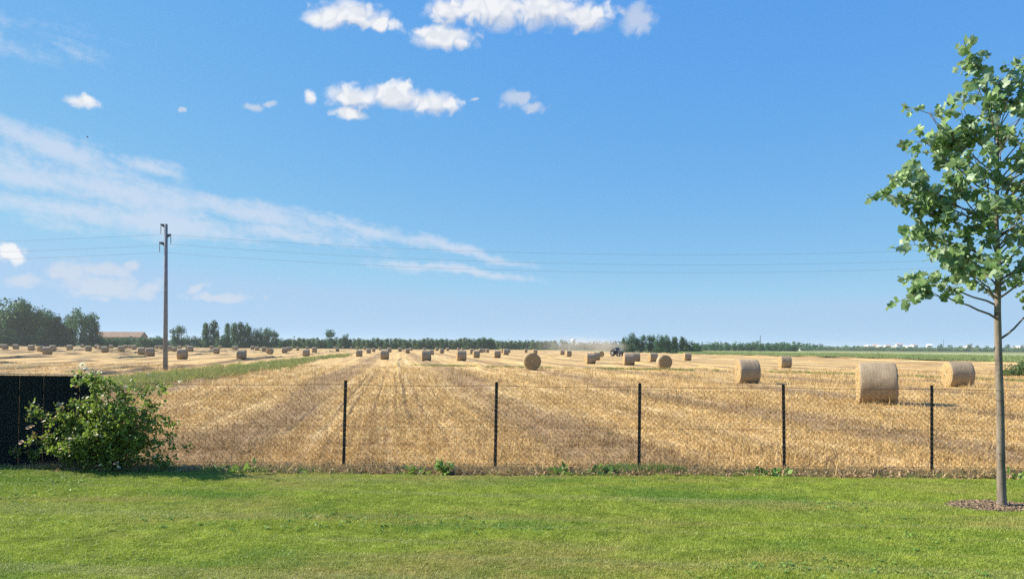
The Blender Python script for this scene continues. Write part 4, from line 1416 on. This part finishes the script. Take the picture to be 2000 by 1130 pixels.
# ------------------------------------------------------------------ tractor and its dust
M['trac'] = simple('tractor_paint', (0.022, 0.025, 0.032), 0.45, 0.15, 6.0, 0.5)
M['tyre'] = simple('tyre_rubber', (0.018, 0.017, 0.016), 0.85, 0.2, 10.0, 0.2)
M['rim'] = simple('wheel_rim', (0.20, 0.19, 0.18), 0.5, 0.1, 8.0, 0.4)
M['cabglass'] = simple('cab_glass', (0.12, 0.13, 0.14), 0.3, 0.05, 2.0, 0.4)
tp = ground(1205, 694.5)
trac = thing('tractor', 'small dark tractor with a cab driving in front of the dust cloud', 'tractor', (tp.x, tp.y, -.08), R(-52))


def prism(b_, prof, y0, y1, mi=0):
    n_ = len(prof)
    b_.add([(x_, y0, z_) for x_, z_ in prof] + [(x_, y1, z_) for x_, z_ in prof], [tuple(range(n_ - 1, -1, -1)), tuple(range(n_, 2 * n_))] + [(i, (i + 1) % n_, n_ + (i + 1) % n_, n_ + i) for i in range(n_)], mi)
    return b_


b = MB()
prism(b, [(.15, .65), (1.75, .62), (1.85, .75), (1.82, 1.15), (1.6, 1.28), (.15, 1.38)], -.36, .36).build('hood', M['trac'], trac)
b = MB()
prism(b, [(-1.0, .5), (1.7, .45), (1.7, .65), (-1.0, .8)], -.25, .25).build('chassis', M['steel'], trac)
cab = prism(MB(), [(-.85, .8), (.2, .8), (.3, 1.25), (.12, 2.02), (-.78, 2.02), (-.95, 1.3)], -.58, .58).build('cab', M['cabglass'], trac)
prism(MB(), [(-.92, 2.02), (.26, 2.02), (.2, 2.14), (-.86, 2.14)], -.68, .68).build('cab_roof', M['rim'], cab)
for sx_, z0, x1 in ((.3, .8, .13), (-.95, .8, -.78)):
    for sg in (-1, 1):
        MB().tube([(sx_ - .02, sg * .6, z0), (x1, sg * .6, 2.03)], .045, 5).build('pillar', M['trac'], cab)
MB().tube([(.75, .3, 1.3), (.75, .3, 2.1)], .045, 6).build('exhaust', M['steel'], trac)
for x_, rad_, wd_, sg in ((-.55, .72, .44, -1), (-.55, .72, .44, 1), (1.35, .46, .30, -1), (1.35, .46, .30, 1)):
    yc = sg * (.86 if rad_ > .6 else .74)
    b = MB()
    b.tube([(0, -wd_ / 2, 0), (0, -wd_ * .42, 0), (0, wd_ * .42, 0), (0, wd_ / 2, 0)], [rad_ * .86, rad_, rad_, rad_ * .86], 22)
    for k_ in range(18):
        a = k_ * 2 * math.pi / 18
        b.box((rad_ * math.cos(a), (.1 if k_ % 2 else -.1) * wd_, rad_ * math.sin(a)), (.06, wd_ * .55, .05), m=Matrix.Rotation(-a, 3, 'Y'))
    wh = b.build('wheel', M['tyre'], trac)
    wh.location = (x_, yc, rad_)
    b = MB()
    b.tube([(0, -wd_ * .53, 0), (0, wd_ * .53, 0)], rad_ * .5, 16).build('rim', M['rim'], wh)
for sg in (-1, 1):
    prism(MB(), [(-1.25, 1.15), (-1.05, 1.45), (-.3, 1.5), (.2, 1.2), (.2, 1.15), (-.35, 1.42), (-1.0, 1.38)], sg * .62, sg * 1.08).build('fender', M['trac'], trac)
    MB().box((1.84, sg * .22, 1.0), (.05, .16, .12)).build('headlight', M['rim'], trac)

M['dust'] = bpy.data.materials.new('field_dust')
M['dust'].use_nodes = True
M['dust'].node_tree.nodes.clear()
t = NT(M['dust'].node_tree)
o_ = t.n('ShaderNodeTexCoord').outputs['Object']
ln = t.v('LENGTH', o_)
nz = t.noise(t.v('MULTIPLY', o_, (2.6, 1.2, 1.2)), 1.0, 3.0, 0.6)
xs_ = t.n('ShaderNodeSeparateXYZ', {0: o_})
fall = t.m('MULTIPLY', t.sstep(ln, 1.0, .15), t.rng(nz, .3, .68, .1, 1.0))
fall = t.m('MULTIPLY', fall, t.rng(xs_.outputs[0], -1, .8, .25, 1.0))
pv = t.n('ShaderNodeVolumePrincipled', {'Color': (0.86, 0.78, 0.68), 'Density': t.m('MULTIPLY', fall, .16), 'Anisotropy': .1})
t.n('ShaderNodeOutputMaterial', {'Volume': pv})
for k_, (px, py, dD, sx_, sy_, sz_) in enumerate(((1185, 684, 16, 7.0, 6.0, 2.5), (1120, 681, 26, 15.0, 7.0, 3.2))):
    b = MB()
    nv, nu = 10, 20
    v = [(0, 0, -1)] + [(math.sin(math.pi * i / nv) * math.cos(2 * math.pi * j / nu), math.sin(math.pi * i / nv) * math.sin(2 * math.pi * j / nu), -math.cos(math.pi * i / nv)) for i in range(1, nv) for j in range(nu)] + [(0, 0, 1)]
    f = [(0, 1 + (j + 1) % nu, 1 + j) for j in range(nu)]
    f += [(1 + i * nu + j, 1 + i * nu + (j + 1) % nu, 1 + (i + 1) * nu + (j + 1) % nu, 1 + (i + 1) * nu + j) for i in range(nv - 2) for j in range(nu)]
    f += [(1 + (nv - 2) * nu + j, 1 + (nv - 2) * nu + (j + 1) % nu, len(v) - 1) for j in range(nu)]
    o = b.add(v, f).build('dust_cloud', M['dust'])
    c_ = at(px, py, tp.y + dD)
    o.location = (c_.x, c_.y, sz_ * .82)
    o.scale = (sx_, sy_, sz_)
    tag(o, ('pale dust cloud raised just behind the tractor', 'thin long dust drifting left of the tractor')[k_], kind='stuff')

# ------------------------------------------------------------------ rose bush
BB = ground(222, 920)
bush = thing('rose_bush', 'wide loose rose bush with white flowers in front of the dark board fence', 'bush', (BB.x, BB.y, 0))
KPX = FPX / BB.y
rb = random.Random(77)
tips = [(22, 886), (50, 868), (50, 802), (85, 800), (105, 818), (112, 782), (162, 720), (176, 732), (200, 752), (236, 768), (262, 786), (288, 748), (318, 760), (338, 800), (345, 862), (325, 908), (300, 838), (150, 868), (130, 905), (262, 866), (212, 818), (182, 796), (300, 800), (120, 842), (85, 856), (240, 830), (300, 820), (310, 862), (272, 832), (290, 902), (330, 832), (128, 872), (100, 882), (240, 752), (215, 742), (180, 765), (150, 800), (280, 880), (190, 870), (160, 790), (220, 790), (320, 770), (75, 885), (140, 820), (165, 840), (235, 890), (250, 800), (200, 830)]
stems = MB()
leaves, youngs = [], []
for k_, (tx, ty) in enumerate(tips):
    tip = at(tx, ty, BB.y + rb.uniform(-.55, .40) * (1 - .3 * (ty < 760))) - BB
    st = Vector((rb.uniform(-.16, .16), rb.uniform(-.12, .12), -.05))
    mid = st.lerp(tip, .5) + Vector((-tip.x * .15, 0, .22 + .1 * abs(tip.x)))
    P_ = [st * (1 - u)**2 + mid * 2 * u * (1 - u) + tip * u * u for u in np.linspace(0, 1, 9)]
    stems.tube(P_, list(np.linspace(.011, .003, 9)), 5)
    sparse = .5 if tx > 270 else 1.0
    for q_ in range(int(9 * sparse) + 4):
        u = rb.uniform(.3, 1.0)
        a = P_[int(u * 8)].lerp(P_[min(8, int(u * 8) + 1)], (u * 8) % 1)
        d_ = Vector((rb.gauss(0, 1), rb.gauss(0, 1), rb.gauss(.25, .8))).normalized() * rb.uniform(.10, .30)
        e_ = a + d_
        stems.tube([a, a.lerp(e_, .5) + Vector((0, 0, .02)), e_], [.004, .003, .0015], 3, False)
        for l_ in range(rb.randint(18, 26)):
            c_ = a.lerp(e_, rb.uniform(.1, 1.1)) + Vector((rb.gauss(0, .035), rb.gauss(0, .035), rb.gauss(0, .03)))
            if c_.z > .03:
                (youngs if rb.random() < (.28 if tx < 120 and u > .85 else .03) else leaves).append((c_, rb.uniform(.042, .070)))
stems.build('stems', M['stem'], bush)


def leaf_cloud(name, items, tmpl_v, tmpl_f, m_, seed, parent, up=.5, hang=0.0):
    r_ = np.random.default_rng(seed)
    n_ = len(items)
    c_ = np.array([tuple(i[0]) for i in items])
    s_ = np.array([i[1] for i in items])
    nrm = r_.normal(0, 1, (n_, 3)) + np.array([-.35, -.1, up])
    nrm /= np.linalg.norm(nrm, axis=1)[:, None]
    a_ = r_.normal(0, 1, (n_, 3)) - np.array([0, 0, hang])
    yv = a_ - nrm * (a_ * nrm).sum(1)[:, None]
    yv /= np.linalg.norm(yv, axis=1)[:, None]
    xv = np.cross(yv, nrm)
    T = np.asarray(tmpl_v, float)
    curl = r_.uniform(-.5, 2.6, n_)[:, None] * T[None, :, 2] + r_.normal(0, .22, n_)[:, None] * T[None, :, 1]**2 - .35 * r_.uniform(0, 1, n_)[:, None] * T[None, :, 0]**2
    V = c_[:, None, :] + s_[:, None, None] * (T[None, :, 0:1] * xv[:, None, :] + T[None, :, 1:2] * yv[:, None, :] + curl[:, :, None] * nrm[:, None, :])
    F = (np.asarray(tmpl_f)[None] + (np.arange(n_) * len(T))[:, None, None]).reshape(-1, len(tmpl_f[0]))
    me = bpy.data.meshes.new(name)
    me.from_pydata(V.reshape(-1, 3).tolist(), [], F.tolist())
    me.materials.append(m_)
    return me, (c_, xv, yv, nrm, s_)


RL_V = [(0, 0, 0), (.32, .3, .06), (.28, .7, .05), (0, 1.05, -.06), (-.28, .7, .05), (-.32, .3, .06), (0, .5, 0)]
RL_F = [(6, 0, 1), (6, 1, 2), (6, 2, 3), (6, 3, 4), (6, 4, 5), (6, 5, 0)]
me, _ = leaf_cloud('foliage', leaves, RL_V, RL_F, M['bush_leaf'], 1, bush)
tag(link('foliage', me, bush), kind='stuff')
me, _ = leaf_cloud('young_leaves', youngs, RL_V, RL_F, M['bush_young'], 2, bush)
tag(link('young_leaves', me, bush), kind='stuff')


def flower_mesh(m_, seed):
    r_ = random.Random(seed)
    b_ = MB()
    for ring, (n_, L, el) in enumerate(((6, .040, .35), (5, .030, .8), (4, .02, 1.2))):
        for k_ in range(n_):
            a = 2 * math.pi * (k_ + ring * .5) / n_ + r_.uniform(-.2, .2)
            c_, s_ = math.cos(a), math.sin(a)
            l_ = L * r_.uniform(.85, 1.15)
            rad_ = np.array([c_, s_, 0])
            tn = np.array([-s_, c_, 0])
            out_ = rad_ * math.cos(el) + np.array([0, 0, math.sin(el)])
            b0 = np.array([0, 0, 0.0])
            b_.add([b0, out_ * l_ * .55 + tn * l_ * .42, out_ * l_ * .95 + tn * l_ * .3 - rad_ * .0, out_ * l_ * 1.05 - tn * 0, out_ * l_ * .95 - tn * l_ * .3, out_ * l_ * .55 - tn * l_ * .42], [(0, 1, 2, 3), (0, 3, 4, 5)])
    return b_.mesh('flower', m_)


FM = [flower_mesh(M['petal'], 1), flower_mesh(M['petal'], 2), flower_mesh(M['faded'], 3)]
for k_, (fx, fy, kd, s_) in enumerate(((160, 713, 0, 1.5), (166, 721, 1, 1.3), (157, 720, 1, 1.2), (192, 727, 1, 1.0), (198, 738, 0, 1.1), (290, 731, 0, 1.0), (351, 745, 1, .8), (246, 755, 0, .9), (200, 773, 1, .8), (171, 777, 0, 1.2), (177, 803, 1, .8), (196, 853, 0, 1.2), (188, 850, 1, 1.0), (136, 857, 0, 1.1), (56, 836, 2, 1.5), (42, 864, 2, 1.5), (115, 790, 2, 1.3), (62, 832, 2, 1.2), (86, 823, 1, .9), (268, 800, 1, .9), (273, 797, 2, 1.1), (318, 823, 1, .8), (228, 905, 2, 1.4), (231, 912, 0, 1.0), (196, 908, 1, 1.0), (147, 769, 1, .7), (303, 892, 1, .7), (253, 850, 1, .6), (295, 840, 0, .6))):
    o = link('flower', FM[kd], bush)
    o.location = at(fx, fy, BB.y + (-.42 - .15 * rb.random() if 770 < fy else rb.uniform(-.3, -.05))) - BB
    o.rotation_euler = (rb.uniform(.2, 1.1), rb.uniform(-.7, .4), rb.uniform(0, 6))
    o.scale = (s_ * .8,) * 3

# small weed plant by the lawn's edge
wp = ground(866, 927)
wd_ = thing('weed_plant', 'small leafy green weed at the lawn edge left of the second post', 'plant', (wp.x, wp.y, .02))
b = MB()
items = []
for k_ in range(9):
    a = rb.uniform(0, 6.28)
    e_ = Vector((math.cos(a) * rb.uniform(.03, .15), math.sin(a) * .1, rb.uniform(.05, .2)))
    b.tube([(0, 0, -.03), e_ * .5 + Vector((0, 0, .03)), e_], [.004, .003, .002], 4)
    for q_ in range(11):
        items.append((e_ * rb.uniform(.4, 1.1) + Vector((rb.gauss(0, .02), rb.gauss(0, .02), rb.gauss(0, .015))), rb.uniform(.04, .075)))
b.build('stems', M['stem'], wd_)
me, _ = leaf_cloud('foliage', items, RL_V, RL_F, M['weed'], 4, wd_, .8)
tag(link('foliage', me, wd_), kind='stuff')

# ------------------------------------------------------------------ the young tree
tree = thing('young_tree', 'slender young tree with large lobed leaves standing in a mulch ring on the lawn', 'tree', (TREE.x, TREE.y, .03))
rt = random.Random(19)
TR = [(0, 0, -.15, .085), (0, 0, -.02, .073), (-.002, 0, .06, .058), (-.008, .004, .6, .050), (-.014, 0, 1.3, .047), (-.03, .01, 2.1, .044), (-.035, .012, 2.6, .040), (-.03, .0, 3.2, .033), (-.045, .01, 3.8, .027), (-.03, 0, 4.5, .020), (-.02, .01, 5.1, .013), (.0, 0, 5.7, .006)]
MB().tube([q_[:3] for q_ in TR], [q_[3] for q_ in TR], 12).build('trunk', M['bark'], tree, True)


def trunk_at(z):
    for a, c_ in zip(TR[:-1], TR[1:]):
        if a[2] <= z <= c_[2]:
            u = (z - a[2]) / (c_[2] - a[2])
            return Vector(a[:3]).lerp(Vector(c_[:3]), u), a[3] + (c_[3] - a[3]) * u
    return Vector(TR[-1][:3]), .006


BR = [(2.48, -1.32, -.25, 2.82, 1.0), (2.66, -1.05, .45, 3.02, .8), (2.20, .95, .2, 3.0, .55), (2.75, .55, -.75, 3.25, .8), (2.8, -.55, -.8, 3.2, .9), (2.9, .2, .95, 3.3, .8), (3.0, 1.2, -.15, 3.6, 1.0),
      (3.05, -1.0, -.2, 3.40, .8), (3.25, -1.02, .25, 3.66, .9), (3.4, -.7, -.75, 3.9, .9), (3.5, -1.30, .05, 3.98, 1.1), (3.45, .9, .7, 4.1, .9), (3.55, .5, -1.0, 4.1, .9), (3.75, -1.5, -.15, 4.40, 1.2), (3.8, -1.2, .4, 4.45, 1.0), (3.9, 1.35, .1, 4.55, 1.0),
      (3.9, -.75, -.6, 4.55, 1.0), (4.0, .3, -.95, 4.65, .9), (4.0, -.1, .95, 4.6, .9), (4.1, -1.08, .1, 4.95, 1.0), (4.2, -.6, .6, 4.9, .9), (4.3, .9, -.3, 5.05, .9), (4.4, -1.05, -.1, 5.22, .9), (4.45, -.72, -.3, 5.20, .8), (4.5, .5, .55, 5.2, .8),
      (4.7, -.35, -.3, 5.25, .7), (4.8, .35, -.35, 5.35, .7), (4.9, -.44, .05, 6.18, 1.0), (5.0, .28, .05, 5.95, .9), (5.1, .1, -.2, 5.55, .6), (5.0, -.2, .3, 5.5, .6), (5.2, -.30, -.05, 5.85, .6), (3.0, -.95, -.3, 3.95, .9), (3.2, -1.15, .2, 3.5, .7), (3.1, -.5, -.5, 3.7, .8), (2.7, -.6, .3, 3.3, .8), (3.7, -1.55, .2, 4.2, .9), (3.6, -.9, -.4, 4.2, .9), (4.3, -.9, .2, 5.3, .8), (4.6, -.5, .1, 5.0, .8), (2.75, -.85, -.4, 3.15, .8), (2.9, .6, -.4, 3.4, 1.0), (3.2, .9, .3, 3.9, 1.0), (3.4, .45, -.6, 3.9, 1.0), (3.6, 1.0, -.3, 4.3, 1.0), (3.9, .6, .5, 4.6, 1.0), (4.2, .8, -.2, 4.9, 1.0), (4.5, .45, -.4, 5.1, 1.0), (4.7, .6, .2, 5.5, 1.0), (3.0, .25, -.5, 3.2, 1.0), (3.3, .2, -.45, 3.6, 1.0), (3.8, .2, -.5, 4.2, 1.0), (4.3, .15, -.45, 4.7, 1.0), (5.0, .35, -.2, 5.6, .9), ]
lv = []
for z0, tx, ty, tz, dens in BR:
    st, r0_ = trunk_at(z0)
    tip = Vector((tx * .95, ty, tz))
    mid = st.lerp(tip, .5) + Vector((0, 0, .10 if tz - z0 < .6 else -.06)) + Vector((rt.gauss(0, .03), rt.gauss(0, .03), 0))
    P_ = [st * (1 - u)**2 + mid * 2 * u * (1 - u) + tip * u * u for u in np.linspace(0, 1, 9)]
    P_ = [p_ + Vector((rt.gauss(0, .008), rt.gauss(0, .008), rt.gauss(0, .008))) * (i > 0) for i, p_ in enumerate(P_)]
    L = (tip - st).length
    rb0 = min(r0_ * .5, .007 + .007 * L)
    br = MB()
    br.tube(P_, list(np.linspace(rb0, .003, 9)), 6)
    for q_ in range(int((3 + 6.6 * L) * dens)):
        u = rt.uniform(.36, 1.0)**.8 if L > .7 else rt.uniform(.2, 1.0)
        a = P_[min(7, int(u * 8))].lerp(P_[min(8, int(u * 8) + 1)], (u * 8) % 1)
        tg = (tip - st).normalized()
        d_ = (tg * .6 + Vector((rt.gauss(0, .8), rt.gauss(0, .8), rt.gauss(.15, .6)))).normalized() * rt.uniform(.14, .38)
        e_ = a + d_
        br.tube([a, a.lerp(e_, .55) + Vector((0, 0, .015)), e_], [.0045, .003, .0018], 4, False)
        for l_ in range(rt.randint(6, 8)):
            s0 = a.lerp(e_, rt.uniform(.25, 1.0))
            off = Vector((rt.gauss(0, 1), rt.gauss(0, 1), rt.gauss(-.1, .8))).normalized() * rt.uniform(.04, .08)
            lv.append((s0 + off, rt.uniform(.072, .128)))
    br.build('branch', M['twig'], tree, True)
TL_V = [(0, 0, 0), (.34, -.02, .04), (.56, .22, .12), (.34, .40, .05), (.46, .78, .10), (.16, .90, .0), (0, .80, -.02), (-.16, .90, .0), (-.46, .78, .10), (-.34, .40, .05), (-.56, .22, .12), (-.34, -.02, .04), (0, .42, -.03)]
TL_F = [(12, i, (i + 1) % 12) for i in range(12)]
# the leaves that show largest, nearest the viewer and in the picture, are single leaves
order = sorted(range(len(lv)), key=lambda i: (lv[i][0].y + (0 if lv[i][0].x < .35 else 3) - lv[i][1] * 4))
near_i = set(order[:300])
me, fr_ = leaf_cloud('foliage', [lv[i] for i in range(len(lv)) if i not in near_i], TL_V, TL_F, M['tree_leaf'], 5, tree, .45, .5)
tag(link('foliage', me, tree), kind='stuff')
LM = []
for s in range(6):
    rr = np.random.default_rng(s)
    T = np.array(TL_V)
    T[:, 2] = T[:, 2] * rr.uniform(-.6, 1.8) + .12 * rr.normal(0, 1) * T[:, 1]**2
    T[:, 0] *= rr.uniform(.85, 1.1)
    LM.append(MB().add(T, TL_F).mesh('leaf', M['tree_leaf']))
rr = np.random.default_rng(12)
for k_, i in enumerate(sorted(near_i)):
    c_, s_ = lv[i]
    nrm = Vector(rr.normal(0, 1, 3)) + Vector((-.35, -.1, .45))
    nrm.normalize()
    a_ = Vector(rr.normal(0, 1, 3)) - Vector((0, 0, .5))
    yv = (a_ - nrm * a_.dot(nrm)).normalized()
    xv = yv.cross(nrm)
    o = link('leaf', LM[k_ % 6], tree)
    o.matrix_local = Matrix.Translation(c_) @ Matrix((xv, yv, nrm)).transposed().to_4x4() @ Matrix.Scale(s_, 4)

# ------------------------------------------------------------------ a bird high over the field
bp = at(171, 268, 75)
bird = thing('bird', 'tiny dark bird flying below the left clouds', 'bird', (bp.x, bp.y, bp.z), .6)
bird.scale = (.55,) * 3
b = MB()
b.tube([(-.28, 0, 0), (-.14, 0, .01), (0, 0, .02), (.14, 0, .015), (.21, 0, .01)], [.012, .045, .06, .045, .008], 8).build('body', M['steel'], bird, True)
for sg in (-1, 1):
    MB().add([(.1, sg * .03, .03), (.06, sg * .3, .14), (-.04, sg * .55, .10), (-.08, sg * .3, .12), (-.08, sg * .03, .02)], [(0, 1, 2, 3, 4)]).build('wing', M['steel'], bird)

# ------------------------------------------------------------------ haze
m_ = bpy.data.materials.new('haze_air')
m_.use_nodes = True
m_.node_tree.nodes.clear()
t = NT(m_.node_tree)
pv = t.n('ShaderNodeVolumePrincipled', {'Color': (0.80, 0.90, 1.0), 'Density': 0.00012, 'Anisotropy': .2})
t.n('ShaderNodeOutputMaterial', {'Volume': pv})
hz = MB().box((0, 4200, 18.7), (18400, 9800, 40.2)).build('haze', m_)
tag(hz, 'thin pale summer haze over the fields', kind='stuff')
hz.display_type = 'WIRE'
